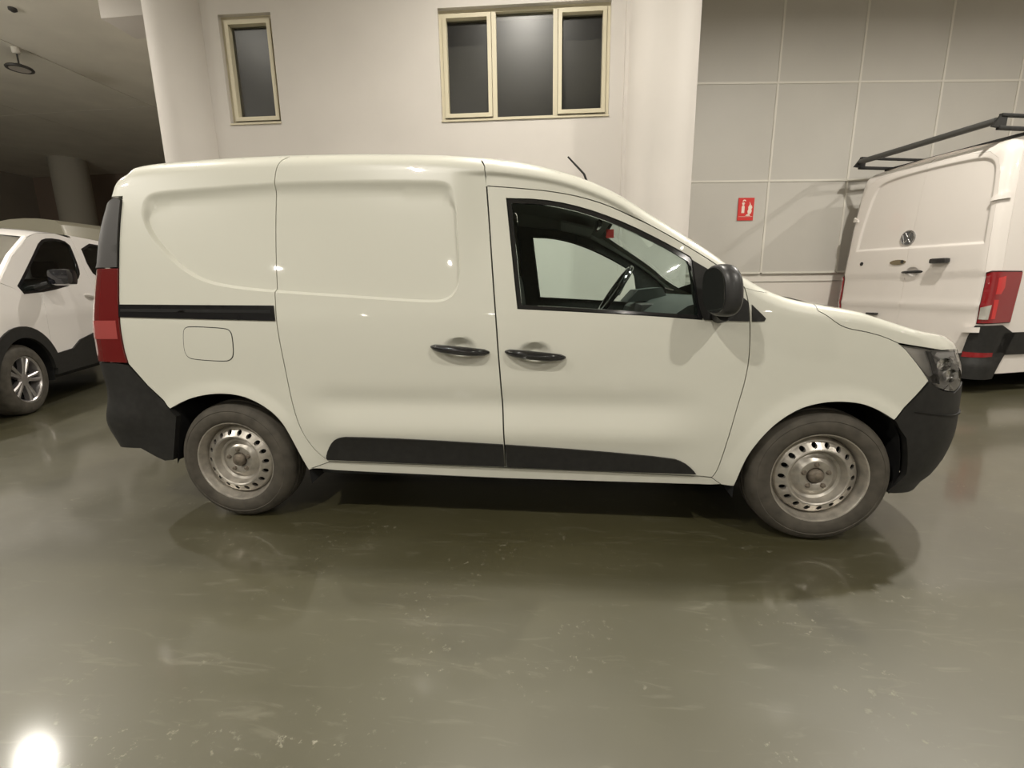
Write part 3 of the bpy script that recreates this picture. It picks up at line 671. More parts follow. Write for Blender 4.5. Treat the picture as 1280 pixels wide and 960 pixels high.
MB().grid([[(p[0],p[1],p[2]-.002) for p in r] for r in ws[:3]]).obj('windscreen_header',M_GLOSS,van,OV)
ax,ay,az=1.80,C,1.66
an=MB().lathe([(0,.0),(.028,.0),(.03,.02),(.018,.05),(.0,.055)],16,(1.83,C,float(E_(1.83))+.025),'z').obj('antenna_base',M_PLA,van,OV)
MB().tube([(1.845,C,float(E_(1.83))+.05),(1.78,C,1.816),(1.685,C,1.914)],[.008,.0065,.005],8).obj('antenna_whip',M_PLA,an,OV)
MB().grid([[(p[0],p[1],p[2]-.045) for p in r[4:-4]] for r in toploft(ls(1.22,1.93,8),None,crown=lambda u:.01)]).obj('headliner',M_INT2,van,OV)
# cabin
def section(x,inset,z0,z1,n=12):
    L=[];zs=ls(z0,z1,n)
    for z in zs:
        a=skin([x],[z],-inset);L.append((float(a[1][0]),z))
    return L+[(2*C-y,z) for y,z in L[::-1]]
MB().prism(section(1.22,.03,.32,1.70),1.205,1.235,lambda p,a:(a,p[0],p[1])).obj('bulkhead',M_INT,van,OV)
MB().prism(section(-.40,.05,.42,1.68),-.42,-.40,lambda p,a:(a,p[0],p[1])).obj('rear_liner',M_INT,van,OV)
ub=MB();ub.box(-.33,3.15,.45,2*C-.45,.24,.36,.02);ub.box(.43,2.38,.075,2*C-.075,.235,.30,.01);ub.box(-.60,-.30,.25,2*C-.25,.34,.44,.02);ub.box(3.15,3.40,.30,2*C-.30,.24,.34,.02)
ub.box(-.02,.02,.2,2*C-.2,.28,.34,.01);ub.box(2.79,2.83,.2,2*C-.2,.27,.33,.01)
ub.obj('underbody',M_UNDER,van,OV)
MB().box(1.24,2.4,.1,2*C-.1,.37,.45,.02).obj('cabin_floor',M_INT,van,OV)
for ys in (.47,2*C-.47):
    st=MB().box(1.42,1.92,ys-.25,ys+.25,.45,.74,.06).obj('seat',M_INT,van,OV)
    MB().box(1.27,1.42,ys-.24,ys+.24,.70,1.26,.05,rot=Matrix.Rotation(-.12,3,'Y'),piv=(1.40,ys,.72)).obj('backrest',M_INT,st,OV)
    MB().box(1.25,1.34,ys-.12,ys+.12,1.26,1.42,.035).obj('headrest',M_INT,st,OV)
db=MB();db.prism([(2.12,.72),(2.10,.90),(2.14,1.02),(2.22,1.075),(2.36,1.11),(2.55,1.10),(2.62,1.03),(2.62,.7)],.10,2*C-.10,lambda p,a:(p[0],a,p[1]))
d_=db.obj('dashboard',M_DASH,van,OV)
MB().box(2.12,2.26,.78,1.02,.80,1.06,.02).obj('centre_console',M_PLG,d_,OV)
MB().prism([(2.08,1.06),(2.15,1.14),(2.30,1.155),(2.34,1.08)],1.08,1.46,lambda p,a:(p[0],a,p[1])).obj('instrument_hood',M_DASH,d_,OV)
sw=MB();cs=Vector((2.02,1.27,1.135));ax=Vector((-.83,0,.56)).normalized();e1=Vector((0,1,0));e2=ax.cross(e1)
sw.tube([cs+(e1*math.cos(a)+e2*math.sin(a))*.185 for a in np.linspace(0,2*PI,40,endpoint=False)],.0165,10,closed=True)
swo=sw.obj('steering_wheel',M_GLOSS,van,OV)
sp=MB()
for a in (0.,PI,-PI/2): 
    q1=cs+(e1*math.cos(a)+e2*math.sin(a))*.175*(1 if a!=PI/2 else 1);sp.tube([cs-ax*.015,(cs+q1)/2-ax*.012,q1],[.03,.02,.016],8)
sp.obj('wheel_spokes',M_INT,swo,OV)
MB().lathe([(0,.02),(.05,.018),(.068,0),(.06,-.03),(0,-.04)],20).obj('wheel_boss',M_INT,swo).matrix_local=Matrix.Translation(cs-Vector(OV))@ax.to_track_quat('Y','Z').to_matrix().to_4x4()
im=MB().box(1.86,1.885,C-.12,C+.12,1.50,1.57,.012).obj('interior_mirror',M_GLOSS,van,OV)
MB().tube([(1.875,C,1.56),(1.91,C,1.60)],.01,8).obj('mirror_stem',M_INT,im,OV)
MB().box(1.64,1.86,1.1,1.55,1.55,1.565,.005,rot=Matrix.Rotation(.25,3,'Y')).obj('sun_visor',M_INT2,van,OV)
MB().box(1.64,1.86,.23,.68,1.55,1.565,.005,rot=Matrix.Rotation(.25,3,'Y')).obj('sun_visor',M_INT2,van,OV)
MB().box(1.94,1.99,1.15,1.155,1.475,1.53,.002).obj('hanging_tag',M_SIGN,van,OV,smooth=False)
# ---------------------------------------------------------------- steel wheels
def rim_mesh():
    mb=MB()
    mb.lathe([(.198,.175),(.186,.10),(.184,.062),(.190,.040),(.197,.026),(.200,.014),(.204,.007),(.2085,.006),(.211,.012),(.209,.018)],64)
    mb.lathe([(.187,.066),(.183,.062),(.179,.054),(.176,.046),(.172,.042),(.168,.0405)],64)
    mb.lathe([(.134,.017),(.129,.0155),(.124,.019),(.119,.032),(.111,.050),(.100,.056),(.088,.050),(.078,.041),(.071,.037),(.045,.038),(.038,.042),(.035,.05)],64)
    n=18;h=PI/n*.151
    hole=[(.0115*math.cos(a),.151+.0135*math.sin(a)) for a in np.linspace(0,2*PI,12,endpoint=False)]
    VO,TT,L=mesh2d([(-h,.134),(h,.134),(h,.168),(-h,.168)],[hole],.012,.009)
    az=lambda r:.017+(r-.134)/.034*.0235
    for k in range(n):
        def mp(P,dz=0.):
            a=P[:,0]/.151+2*PI*k/n;r=P[:,1];return np.stack([r*np.cos(a),az(r)+dz,r*np.sin(a)],1)
        mb.add(mp(VO),[tuple(t) for t in TT]);q=L[1];m=len(q)
        mb.add(np.vstack([mp(q),mp(q,.014)]),[(i,m+i,m+(i+1)%m,(i+1)%m) for i in range(m)])
    return mb
def steel_wheel(parent,loc,rz=0.,R=.311):
    k=R/.311
    ty=MB().lathe([(r*k,a) for r,a in [(.203,.014),(.212,.004),(.226,.0),(.245,-.003),(.262,.0),(.267,.0025),(.270,.001),(.286,.008),(.298,.022),(.3055,.036),(.308,.045),(.309,.06),(.302,.064),(.302,.070),(.3105,.074),(.311,.092),(.303,.095),(.303,.102),(.311,.105),(.3105,.123),(.302,.127),(.302,.133),(.309,.137),(.3055,.155),(.29,.176),(.25,.19),(.205,.18)]],96).obj('tyre',M_RUB,parent)
    ty.location=loc;ty.rotation_euler=(0,0,rz)
    rim_mesh().obj('wheel_rim',M_RIM,ty,sharp=30)
    MB().lathe([(0,.072),(.183,.072),(.183,.10),(0,.10)],32).obj('brake_drum',M_DARK,ty)
    MB().lathe([(0,.020),(.022,.021),(.029,.026),(.0335,.036),(.0335,.052),(0,.052)],32).obj('hub_cap',M_RUST,ty)
    for i in range(5):
        a=2*PI*i/5+.35;MB().lathe([(0,.026),(.007,.026),(.0095,.029),(.011,.036),(.015,.041),(0,.041)],8,(.056*math.cos(a),0,.056*math.sin(a))).obj('wheel_bolt',M_RUST,ty)
    return ty
lo=lambda x,y:(x-OV[0],y-OV[1],.309)
w0=steel_wheel(van,lo(0,.004))
for x,y,rz in ((2.812,.004,0),(0,2*C-.004,PI),(2.812,2*C-.004,PI)):
    c=dup(w0,lo(x,y),van);c.rotation_euler=(0,0,rz)
# ---------------------------------------------------------------- large van on the right, seen from behind
BD=math.radians(15);p0=(5.96,3.27);dl=(math.cos(BD+PI/2),math.sin(BD+PI/2))
vw=thing('delivery_van','tall white delivery van with black roof rack, rear doors facing us at right','van',(p0[0]+.9*dl[0],p0[1]+.9*dl[1],0),BD)
FL,RC,HW=.82,.11,.93
xb_=pchip([0,.7,1.1,1.8,2.4,2.6],[.0,.0,.01,.035,.085,.11]);tv=pchip([0,.5,1.1,1.6,2.1,2.6],[.0,.0,.0,.025,.06,.11])
EV=lambda u:np.where(abs(np.asarray(u,float))<.6,2.56,2.56-.0*np.asarray(u,float));RV=.13
EMV=chaikin([(-.74,1.585),(.80,1.552),(.80,2.0),(.785,2.30),(.73,2.385),(.60,2.42),(.2,2.435),(-.2,2.43),(-.55,2.40),(-.66,2.33),(-.72,1.9)],2,keep=80)
CUPV=(.085,1.285)
def skinV(u,z,d=0.,plain=False):
    u=np.atleast_1d(np.asarray(u,float));z=np.atleast_1d(np.asarray(z,float))+0*u;a=abs(u);sg=np.sign(u)
    L=RC*PI/2;th=np.clip((a-FL)/RC,0,PI/2)
    x=RC*(1-np.cos(th))+np.maximum(a-FL-L,0);y=np.minimum(a,FL)+RC*np.sin(th)
    nx=-np.cos(th);ny=np.sin(th)
    y=y*(1-tv(z)*.9);x=x+xb_(z)*(1-sst(.3,1.2,x))
    t=np.clip(RV-(2.56-z),0,RV);ro=RV-np.sqrt(np.maximum(RV*RV-t*t,0));f=np.zeros_like(u)
    if not plain:
        m=a<.9
        if m.any():
            p=np.stack([u[m],z[m]],1);sd=segdist(p,EMV);sd=np.where(inside(p,EMV),sd,-sd)
            g=-.018*sst(-.012,.02,sd)-.012*sst(1.262,1.21,z[m])+.008*sst(.96,.92,z[m])*sst(.80,.90,z[m])-.008*sst(.91,.87,z[m])
            e=np.hypot((p[:,0]-CUPV[0])/.085,(p[:,1]-CUPV[1])/.062);g-=.03*(1-sst(.5,1,e))
            f[m]=g
    k=d-ro+f
    return x+nx*k,-(sg*(y+ny*k)),z
TV=lambda us:[(u,2.56-RV*(1-math.sin(math.radians(42)))) for u in us]
F_EMV=contour(EMV,(-.016,-.008,0,.008,.016,.028),.014)
dR=[(.0004,.40),(.79,.40),(.80,.60),(.845,.72),(.852,1.3),(.848,2.0),(.835,2.24),(.79,2.38),(.70,2.46),(.5,2.49),(.0004,2.50)]
dL=[(-u,z) for u,z in dR[::-1]]
F_D=np.vstack([F_EMV,disc(CUPV,.085,.062,6)])
r1=patch('rear_door',dR,skinV,M_VW,vw,feats=F_D,sp=.04,bsp=.02,skirt=.03,inset=.0007)
r2=patch('rear_door',dL,skinV,M_VW,vw,feats=F_D,sp=.04,bsp=.02,skirt=.03,inset=.0007)
fr=[(.79,.40),(.80,.60),(.845,.72),(.852,1.3),(.848,2.0),(.835,2.24),(.79,2.38),(.70,2.46),(.5,2.49)];fr=fr+[(-u,z) for u,z in fr[::-1]]
frame=fr+TV(ls(-.99,.99,40))[::1]
oF=[(-.99,.42)]+TV([-.99]+ls(-.95,.95,50)+[.99])+[(.99,.42)]+fr
patch('rear_frame',oF,skinV,M_VW,vw,sp=.05,bsp=.02,inset=.001)
def hz(z,ptx=5.2): return z
wa=lambda c:[(c+.42*-math.cos(a),.36+.42*math.sin(a)) for a in np.linspace(-.35,PI+.35,18)]
sidev=[(.992,.20),(1.25,.20)]+wa(2.4)+[(2.9,.2),(5.2,.20)]+wa(5.8)+[(6.4,.2),(6.9,.25),(6.95,.6),(6.9,1.0),(6.45,1.22),(6.15,1.36),(5.55,2.25)]+TV(ls(5.3,.992,30))
for s in (1,-1):
    o=patch('body_side',[(s*u,z) for u,z in (sidev if s>0 else sidev[::-1])],skinV,M_VW,vw,sp=.09,bsp=.035,inset=.001)
    patch('side_moulding',[(s*u,z) for u,z in [(1.10,.40),(1.16,.64),(1.92,.64),(1.96,.40)]],skinV,M_PLA,o,d=.012,skirt=.02,sp=.2,bsp=.05)
    patch('cab_window',[(s*u,z) for u,z in [(5.0,1.40),(5.0,2.1),(5.45,2.1),(6.0,1.40)]],skinV,M_GLOSS,o,d=.004,skirt=.01,sp=.2,bsp=.05)
    lm=[(.857,.725),(.860,1.255),(.90,1.272),(1.235,1.268),(1.215,.735)]
    l=patch('tail_lamp',[(s*u,z) for u,z in lm],skinV,mat('dark_lamp_housing',(.04,.004,.005),.3),vw,d=.004,skirt=.02,sp=.04,bsp=.025)
    patch('lamp_lens',[(s*u,z) for u,z in [(.866,.735),(.868,1.24),(.904,1.258),(1.225,1.255),(1.205,.745)]],skinV,mat('deep_red_lens',(.24,.008,.012),.12,coat=1),l,d=.016,skirt=.012,sp=.03,bsp=.02)
    patch('bright_segment',[(s*u,z) for u,z in [(.955,1.03),(.955,1.20),(1.03,1.22),(1.04,1.10),(1.01,1.03)]],skinV,M_RED2,l,d=.018,skirt=.006,sp=.03,bsp=.02)
    patch('bright_segment',[(s*u,z) for u,z in [(.96,.78),(.955,.98),(1.0,.98),(1.0,.78)]],skinV,M_RED2,l,d=.018,skirt=.006,sp=.03,bsp=.02)
    patch('reversing_lens',[(s*u,z) for u,z in [(.872,.775),(.872,.90),(.945,.93),(.94,.775)]],skinV,mat('reversing_lens_white',(.42,.40,.36),.15,coat=1),l,d=.025,skirt=.012,sp=.03,bsp=.02)
    patch('door_hinge',[(s*u,z) for u,z in [(.80,1.955),(.80,1.985),(.88,2.03),(.945,2.03),(.945,1.97)]],skinV,M_VW,vw,d=.022,skirt=.022,sp=.05,bsp=.02)
    patch('door_hinge',[(s*u,z) for u,z in [(.75,.63),(.75,.69),(.90,.70),(.90,.64)]],skinV,M_VW,vw,d=.055,skirt=.05,sp=.05,bsp=.02)
bo=[(1.30,.62),(1.12,.72),(.86,.715),(.82,.60),(.79,.42),(.66,.375)];bo=bo+[(-u,z) for u,z in bo[::-1]]
def skinVb(u,z,d=0.):
    k=.05*sst(.40,.30,z)*sst(1.2,.9,abs(np.asarray(u)))+.012
    x,y,zz=skinV(u,z,0,True);x2,y2,_=skinV(u,z,1.,True);return x+(x2-x)*(k+d),y+(y2-y)*(k+d),zz
bv=patch('rear_bumper',bo+[(-1.22,.40),(-1.10,.15),(1.10,.15),(1.22,.40)],skinVb,M_PLA,vw,skirt=.05,sp=.05,bsp=.03)
for s in (1,-1): patch('bumper_reflector',[(s*u,z) for u,z in [(.80,.375),(.80,.435),(1.06,.432),(1.06,.385)]],skinVb,mat('dark_red_reflector',(.22,.01,.012),.25),bv,d=.004,skirt=.006,sp=.05,bsp=.03)
rows=[]
for u in [.94,.99,1.1,2,3,4,5.3]:
    r=[]
    for ph in (40,55,70,80,90):
        x,y,z=skinV([u],[2.56-RV+RV*math.sin(math.radians(ph))-1e-9],-.001);r.append((x[0],y[0],z[0]))
    xe,ye,ze=r[-1];rows.append(r+[(xe,ye*(1-2*k/10),ze+.03*(1-(1-2*k/10)**2)) for k in range(1,10)]+[(p[0],-p[1],p[2]) for p in r[::-1]])
top=[]
for u in [.004,.3,.6,.80,.87]:
    r=[]
    for ph in (40,55,70,80,90):
        x,y,z=skinV([u],[2.56-RV+RV*math.sin(math.radians(ph))-1e-9],-.001);r.append((x[0],y[0],z[0]))
    xe,ye,ze=r[-1];top.append(r+[(xe,ye*(1-2*k/10),ze+.03*(1-(1-2*k/10)**2)*min(1,u)) for k in range(1,10)]+[(p[0],-p[1],p[2]) for p in r[::-1]])
MB().grid((top+rows)).obj('roof',M_VW,vw)
def strip(name,pts,m):
    R=[]
    for (u,z) in pts:
        x,y,zz=skinV([u],[z],0,True);w_=abs(float(y[0]));R.append([(float(x[0])+.12*(1-(v)**2),-w_*v,z) for v in np.linspace(-1,1,9)])
    return MB().grid(R).obj(name,m,vw)
strip('windscreen_header',[(5.3,2.52),(5.55,2.25)],M_VW);strip('windscreen',[(5.55,2.25),(6.15,1.36)],M_GLOSS);strip('bonnet',[(6.15,1.36),(6.45,1.22),(6.9,1.0)],M_VW);strip('front_panel',[(6.9,1.0),(6.95,.6),(6.9,.25)],M_PLA)
MB().box(.15,6.7,-.78,.78,.22,.45,.03).obj('underbody',M_UNDER,vw)
for xx,yy,rz in ((1.517,-.92,0),(4.917,-.92,0),(1.517,.92,PI),(4.917,.92,PI)):
    c=dup(w0,(xx,yy,.338),vw);c.rotation_euler=(0,0,rz);c.scale=(1.09,1.09,1.09)
def onV(u,z,d=0.):
    x,y,zz=skinV([u],[z],d,True);return float(x[0]),float(y[0]),z
# door furniture
P_=[];R__=[]
for k in range(11):
    t=-1+.2*k;x,y,z=onV(CUPV[0]+.13*t,1.285,.022*(1-abs(t)**3)-.012);P_.append((x,y,z));R__.append(.0165*(1-.3*abs(t)**4))
MB().tube(P_,R__,10).obj('door_handle',M_GLOSS,r1)
e=MB();c=onV(.41,1.395,.0)
e.box(c[0]-.075,c[0]+.01,c[1]-.088,c[1]+.088,1.365,1.425,.022);e.obj('rear_camera_pod',M_GLOSS,r1)
patch('lock_plate',[(-.11+.105*math.cos(a),1.405+.033*math.sin(a)) for a in np.linspace(0,2*PI,20,endpoint=False)],skinV,mat('bronze_lock',(.34,.29,.2),.25,metal=.9),r2,d=.02-.012,skirt=.02,sp=.03,bsp=.02)
patch('lock_slot',[(-.05+.02*math.cos(a),1.41+.024*math.sin(a)) for a in np.linspace(0,2*PI,14,endpoint=False)],skinV,M_GLOSS,r2,d=.012,skirt=.008,sp=.03,bsp=.02)
patch('keyhole_cap',[(-.617+.026*math.cos(a),1.412+.026*math.sin(a)) for a in np.linspace(0,2*PI,16,endpoint=False)],skinV,M_GLOSS,r2,d=.006,skirt=.012,sp=.03,bsp=.02)
patch('name_badge',[(-.825,1.178),(-.825,1.194),(-.625,1.194),(-.625,1.178)],skinV,mat('badge_grey',(.36,.34,.31),.35,metal=.5),r2,d=.005-.012,skirt=.006,sp=.03,bsp=.03)
c=onV(-.34,.775,0.);MB().box(c[0]-.03,c[0]+.02,c[1]-.07,c[1]+.07,.762,.79,.008).obj('plate_lamp',M_GLOSS,r2)
# round badge: ring with V above W
lg=MB();cu,cz=-.05,1.685;cx,cy,_=onV(cu,cz,-.012)
lg.tube([(cx,cy+.082*math.cos(a),cz+.082*math.sin(a)) for a in np.linspace(0,2*PI,36,endpoint=False)],.0085,8,closed=True)
def stroke(a,b,w=.0075): lg.tube([(cx,cy-a[0],cz+a[1]),(cx,cy-b[0],cz+b[1])],w,6)
for s in (1,-1):
    stroke((s*.040,.068),(s*.006,.006));stroke((s*.068,.036),(s*.036,-.064));stroke((s*.036,-.064),(s*.004,-.014))
bg=lg.obj('round_badge',mat('badge_chrome',(.5,.5,.5),.2,metal=1),r2)
MB().lathe([(0,-.0),(.076,.0),(.08,.006)],32,axis='x').obj('badge_backing',mat('badge_dark',(.10,.10,.10),.3),r2).location=(cx-.002,cy,cz)
# roof rack
def bar(name,P,r,m,par,n=10): return MB().tube(P,r,n).obj(name,m,par)
rk=bar('roof_rack',[(.04,-.68,2.73),(.04,.86,2.73)],.034,mat('galvanised_roller',(.11,.11,.105),.4,metal=.5),vw,14)
for y in (-.70,.88):
    MB().prism([(-.03,2.67),(.13,2.66),(.13,2.79),(.06,2.785)],y-.012,y+.012,lambda p,a:(p[0],a,p[1])).obj('end_bracket',M_PLA,rk)
    MB().box(.06,4.6,y-.02,y+.02,2.765,2.795,.006).obj('side_rail',M_PLA,rk);MB().box(.05,4.6,y-.02,y+.02,2.645,2.68,.006).obj('side_rail',M_PLA,rk)
    for xx in (1.1,2.5,4.2): MB().box(xx-.02,xx+.02,y-.018,y+.018,2.53,2.77,.005).obj('rack_post',M_PLA,rk)
for xx in (.45,1.5,2.5,3.5): MB().box(xx-.02,xx+.02,-.69,.87,2.62,2.65,.006).obj('cross_bar',M_PLA,rk)
# ---------------------------------------------------------------- white people carrier on the left
FA=math.radians(-66)
nr=(.9135,.4067);rd_=(-.4067,.9135);p1=(-3.5,1.75)
lc=thing('people_carrier','white people carrier with black arch cladding and alloy wheels, parked at the left edge','car',(p1[0]-nr[0]*.925+rd_[0]*1.3,p1[1]-nr[1]*.925+rd_[1]*1.3,0),FA)
insL=pchip([0,.3,.5,.9,1.1,1.3,1.5,1.7,1.9],[.03,.01,.0,.0,.02,.06,.11,.165,.23])
AC=(.15,.345)
def skinL(s,z,d=0.):
    s=np.atleast_1d(np.asarray(s,float));z=np.atleast_1d(np.asarray(z,float))+0*s
    y=.925-insL(z)-.20*sst(-.05,-.78,s)**1.6-.10*sst(3.1,3.7,s)
    y=y+.006*np.exp(-((z-.98)/.05)**2)
    return 1.3-s,y+d,z
fw=chaikin([(.356,1.244),(.391,1.181),(.797,1.205),(1.338,1.288),(1.541,1.386),(1.604,1.474),(1.668,1.74),(1.595,1.79),(1.299,1.785),(1.106,1.737),(.846,1.566)],1,keep=60)
rw=chaikin([(1.93,1.80),(1.845,1.454),(2.02,1.355),(2.95,1.41),(2.95,1.80)],1,keep=80)
gF=[(.66,1.188),(.60,.941),(.575,.647),(.60,.534)]
gB=[(1.80,1.84),(1.73,1.45),(1.73,.80),(1.70,.40)]
roofe=[(.92,1.765),(1.12,1.83),(1.5,1.865),(1.8,1.875)];roofr=[(1.8,1.875),(2.4,1.875),(3.2,1.84),(3.45,1.80)]
arcL=lambda r,a0,a1,n:[(AC[0]-r*math.cos(a),AC[1]+r*math.sin(a)) for a in np.linspace(a0,a1,n)]
fen=[(-.72,.95),(-.72,.62)]+arcL(.46,.5,PI-.35,14)+[(.60,.534)]+gF[::-1][1:]+[(.36,1.20),(.12,1.275),(.0,1.255),(-.4,1.14)]
apil=[(.12,1.275),(.36,1.20),(.40,1.16),(.66,1.188)]
LS=[]
LS.append(patch('front_wing',fen,skinL,M_CAR,lc,sp=.06,bsp=.03))
dr=[(.12,1.277),(.37,1.19),(.66,1.16)]+gF[1:]+[(1.70,.40)]+gB[::-1][1:]+roofe[::-1][1:]+[(.50,1.545)]
dL_=patch('front_door',dr,skinL,M_CAR,lc,holes=[fw],sp=.06,bsp=.03);LS.append(dL_)
patch('window_glass',insetp(fw,-.004),skinL,M_DGLASS,dL_,d=-.012,skirt=0,sp=.1,bsp=.05,inset=0)
patch('window_seal',insetp(fw,-.012),skinL,M_GLOSS,dL_,holes=[insetp(fw,.016)],d=.002,skirt=.012,sp=.1,bsp=.04,inset=0)
rq=gB[:1]+gB[1:]+[(2.72,.40)]+[(2.935-.42*math.cos(a),.345+.42*math.sin(a)) for a in np.linspace(.1,PI-.3,12)]+[(3.6,.6),(3.62,1.0),(3.5,1.5)]+roofr[::-1]
sD=patch('sliding_door',rq,skinL,M_CAR,lc,holes=[rw],sp=.07,bsp=.035);LS.append(sD)
patch('window_glass',insetp(rw,-.004),skinL,M_DGLASS,sD,d=-.012,skirt=0,sp=.1,bsp=.05,inset=0)
patch('window_seal',insetp(rw,-.012),skinL,M_GLOSS,sD,holes=[insetp(rw,.016)],d=.002,skirt=.012,sp=.1,bsp=.04,inset=0)
ring=arcL(.52,.25,PI-.1,20)+arcL(.405,.1,PI-.1,20)[::-1]
LS.append(patch('arch_cladding',ring,skinL,M_PLA,lc,d=.016,skirt=.03,sp=.04,bsp=.03))
LS.append(patch('sill_cladding',[(.60,.53),(.64,.545),(.926,.563),(1.1,.645),(1.64,.735),(2.45,.75),(2.50,.33),(.575,.32)],skinL,M_PLA,lc,d=.014,skirt=.03,sp=.07,bsp=.04))
P_=[skinL([1.47+.02*k],[1.155-.004*k],.012+.012*math.sin(PI*k/9)) for k in range(10)]
MB().tube([(float(p[0][0]),float(p[1][0]),float(p[2][0])) for p in P_],[.010+.006*math.sin(PI*k/9) for k in range(10)],8).obj('door_handle',M_CAR,dL_)
mm=MB().box(1.3-.80,1.3-.60,.925+.06,.925+.25,1.255,1.425,.05).obj('wing_mirror',mat('gloss_black_mirror',(.012,.012,.016),.08,coat=1),lc);LS.append(mm)
MB().tube([(1.3-.62,.80,1.20),(1.3-.66,.97,1.27)],[.04,.03],8).obj('mirror_arm',M_PLA,mm)
# arch liner and wheels
def linerL(cs):
    R=[]
    for a in np.linspace(-.2,PI+.2,14): R.append([(1.3-(cs-.43*math.cos(a)),.90,.345+.43*math.sin(a)),(1.3-(cs-.43*math.cos(a)),.55,.345+.43*math.sin(a))])
    mb=MB().grid(R);mb.add([r[1] for r in R],[tuple(range(len(R)))]);return mb.obj('arch_liner',M_DARK,lc)
LS.append(linerL(AC[0]));LS.append(linerL(2.935))
for o in LS:
    mirror_y(o)
def alloy(parent,loc,rz):
    ty=MB().lathe([(.226,.012),(.235,.0),(.27,-.003),(.305,.002),(.328,.018),(.342,.04),(.345,.06),(.345,.15),(.342,.175),(.325,.20),(.28,.215),(.228,.205)],72).obj('tyre',M_RUB,parent)
    ty.location=loc;ty.rotation_euler=(0,0,rz)
    mb=MB();mb.lathe([(.2,.19),(.205,.05),(.212,.02),(.222,.010),(.228,.008),(.230,.014)],56);mb.lathe([(0,.022),(.03,.022),(.045,.026),(.06,.03),(.066,.05)],24)
    for i in range(10):
        a=2*PI*(i//2)/5+(.17 if i%2 else -.17);ca,sa=math.cos(a),math.sin(a);w0_,w1_=.016,.021
        V=[]
        for (r,w_,h) in ((.045,w0_,.026),(.13,w0_,.018),(.214,w1_,.016)):
            for (t,dh) in ((-w_,.010),(-w_*.5,0),(w_*.5,0),(w_,.010),(w_,.05),(-w_,.05)): V.append((r*ca-t*sa,h+dh,r*sa+t*ca))
        mb.add(V,[(j*6+k,j*6+(k+1)%6,(j+1)*6+(k+1)%6,(j+1)*6+k) for j in range(2) for k in range(6)])
    mb.obj('alloy_rim',M_ALLOY,ty,sharp=25)
    MB().lathe([(0,.09),(.20,.09),(.20,.11),(0,.11)],32).obj('brake_disc',M_DARK,ty)
    return ty
wl=alloy(lc,(1.3-AC[0],.905,.345),PI)
for xx,yy,rz in ((1.3-2.935,.905,PI),(1.3-AC[0],-.905,0),(1.3-2.935,-.905,0)):
    c=dup(wl,(xx,yy,.345),lc);c.rotation_euler=(0,0,rz)
# top: bonnet, windscreen, roof
def rowL(s,z,cr,dx=0.,v0=1.):
    x,y,zz=skinL([s],[z]);w_=float(y[0])*v0;return [(float(x[0])+dx*(1-v*v),w_*v,z+cr*(1-abs(v)**2.2)) for v in np.linspace(1,-1,21)]
MB().grid([rowL(-.72,.95,.06,.10),rowL(-.4,1.14,.05,.06),rowL(0,1.255,.04,.03),rowL(.12,1.275,.03,.02)]).obj('bonnet',M_CAR,lc)
MB().grid([rowL(.14,1.285,.03,.05,.95),rowL(.5,1.545,.04,.05,.95),rowL(.90,1.762,.04,.04,.94)]).obj('windscreen',glassmat('dark_windscreen_glass',(.30,.34,.32),.8),lc)
for v in (1,-1):
    pil=[]
    for (s,z) in ((.12,1.277),(.5,1.545),(.92,1.767)):
        x,y,zz=skinL([s],[z]);x,y=float(x[0]),float(y[0]);pil.append([(x,v*y,z),(x+.004,v*y*.985,z+.012),(x+.006,v*y*.945,z+.012)])
    MB().grid(pil).obj('windscreen_pillar',M_CAR,lc)
MB().grid([rowL(.90,1.765,.04,.04),rowL(1.12,1.83,.05,.02),rowL(1.5,1.865,.055),rowL(2.4,1.875,.05),rowL(3.2,1.84,.05),rowL(3.45,1.80,.05,-.05),rowL(3.52,1.5,0,-.06),rowL(3.62,1.0,0,-.08),rowL(3.6,.45,0,-.08)]).obj('roof',M_CAR,lc)
MB().grid([rowL(-.72,.96,.06,.10),rowL(-.75,.80,0,.12),rowL(-.76,.62,0,.14)]).obj('front_panel',M_CAR,lc)
MB().grid([rowL(-.70,.64,0,.16),rowL(-.74,.45,0,.17),rowL(-.66,.24,0,.14)]).obj('front_bumper',M_PLA,lc)
for v in (1,-1):
    hl_=MB().grid([[tuple(np.array(rowL(-.735,z,0,.125)[k if v>0 else 20-k])+np.array((.012,0,0))) for k in range(0,6)] for z in (.76,.82,.88,.93)]).obj('headlight',mat('clear_headlamp',(.55,.56,.58),.08,metal=.6,coat=1),lc)
    MB().grid([[tuple(np.array(rowL(-.735,z,0,.125)[k if v>0 else 20-k])+np.array((.018,0,0))) for k in range(1,4)] for z in (.80,.84,.88)]).obj('projector',M_GLOSS,hl_)
gr_=MB().grid([[tuple(np.array(rowL(-.74,z,0,.125)[k])+np.array((.012,0,0))) for k in range(6,15)] for z in (.70,.78,.86,.90)]).obj('grille',M_GLOSS,lc)
for z in (.74,.79,.84): MB().tube([tuple(np.array(rowL(-.745,z,0,.125)[k])+np.array((.022,0,0))) for k in range(6,15)],.009,6).obj('grille_bar',M_CHROME,gr_)
MB().box(-2.2,1.9,-.72,.72,.22,.5,.05).obj('underbody',M_UNDER,lc)
MB().box(.35,.95,-.82,.82,.85,1.2,.08).obj('dashboard',M_DASH,lc)
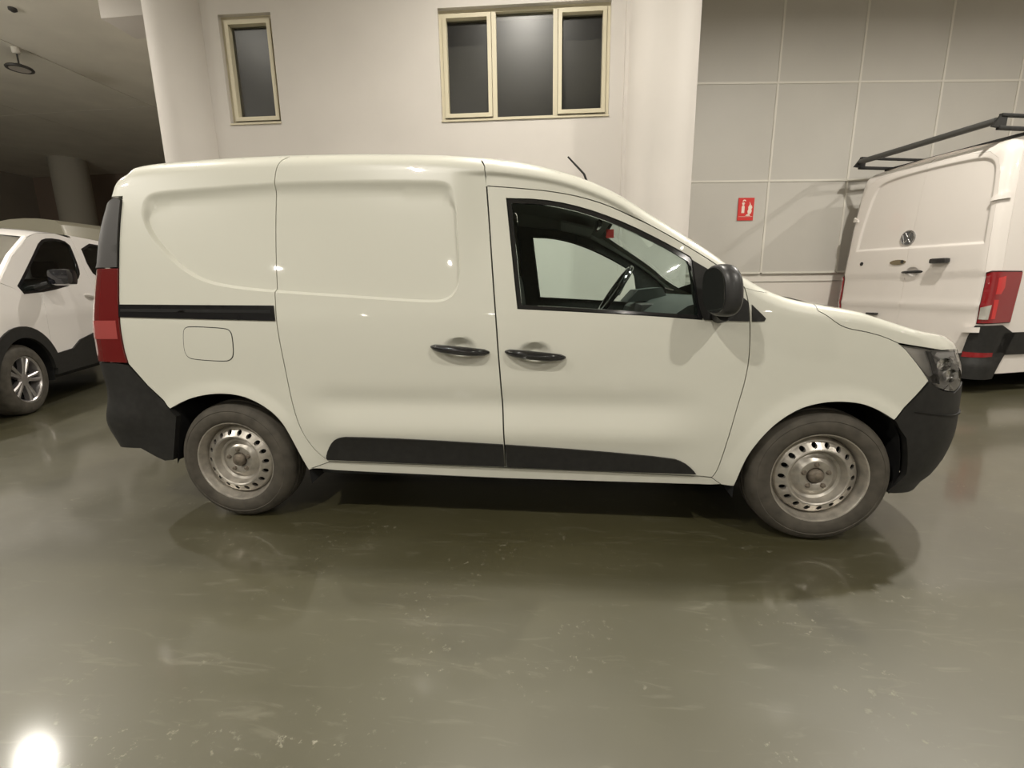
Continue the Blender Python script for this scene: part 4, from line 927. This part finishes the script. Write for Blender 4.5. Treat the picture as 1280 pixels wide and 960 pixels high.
for yy in (-.42,.42):
    st=MB().box(-.35,.20,yy-.25,yy+.25,.5,.80,.06).obj('seat',M_INT,lc)
    MB().box(-.48,-.33,yy-.24,yy+.24,.75,1.35,.06).obj('backrest',M_PLG,st);MB().box(-.50,-.40,yy-.13,yy+.13,1.36,1.56,.04).obj('headrest',M_PLG,st)
MB().box(-2.1,-.9,-.78,.78,.45,1.1,.1).obj('rear_bench',M_INT,lc)
# ---------------------------------------------------------------- distant van in the dark hall
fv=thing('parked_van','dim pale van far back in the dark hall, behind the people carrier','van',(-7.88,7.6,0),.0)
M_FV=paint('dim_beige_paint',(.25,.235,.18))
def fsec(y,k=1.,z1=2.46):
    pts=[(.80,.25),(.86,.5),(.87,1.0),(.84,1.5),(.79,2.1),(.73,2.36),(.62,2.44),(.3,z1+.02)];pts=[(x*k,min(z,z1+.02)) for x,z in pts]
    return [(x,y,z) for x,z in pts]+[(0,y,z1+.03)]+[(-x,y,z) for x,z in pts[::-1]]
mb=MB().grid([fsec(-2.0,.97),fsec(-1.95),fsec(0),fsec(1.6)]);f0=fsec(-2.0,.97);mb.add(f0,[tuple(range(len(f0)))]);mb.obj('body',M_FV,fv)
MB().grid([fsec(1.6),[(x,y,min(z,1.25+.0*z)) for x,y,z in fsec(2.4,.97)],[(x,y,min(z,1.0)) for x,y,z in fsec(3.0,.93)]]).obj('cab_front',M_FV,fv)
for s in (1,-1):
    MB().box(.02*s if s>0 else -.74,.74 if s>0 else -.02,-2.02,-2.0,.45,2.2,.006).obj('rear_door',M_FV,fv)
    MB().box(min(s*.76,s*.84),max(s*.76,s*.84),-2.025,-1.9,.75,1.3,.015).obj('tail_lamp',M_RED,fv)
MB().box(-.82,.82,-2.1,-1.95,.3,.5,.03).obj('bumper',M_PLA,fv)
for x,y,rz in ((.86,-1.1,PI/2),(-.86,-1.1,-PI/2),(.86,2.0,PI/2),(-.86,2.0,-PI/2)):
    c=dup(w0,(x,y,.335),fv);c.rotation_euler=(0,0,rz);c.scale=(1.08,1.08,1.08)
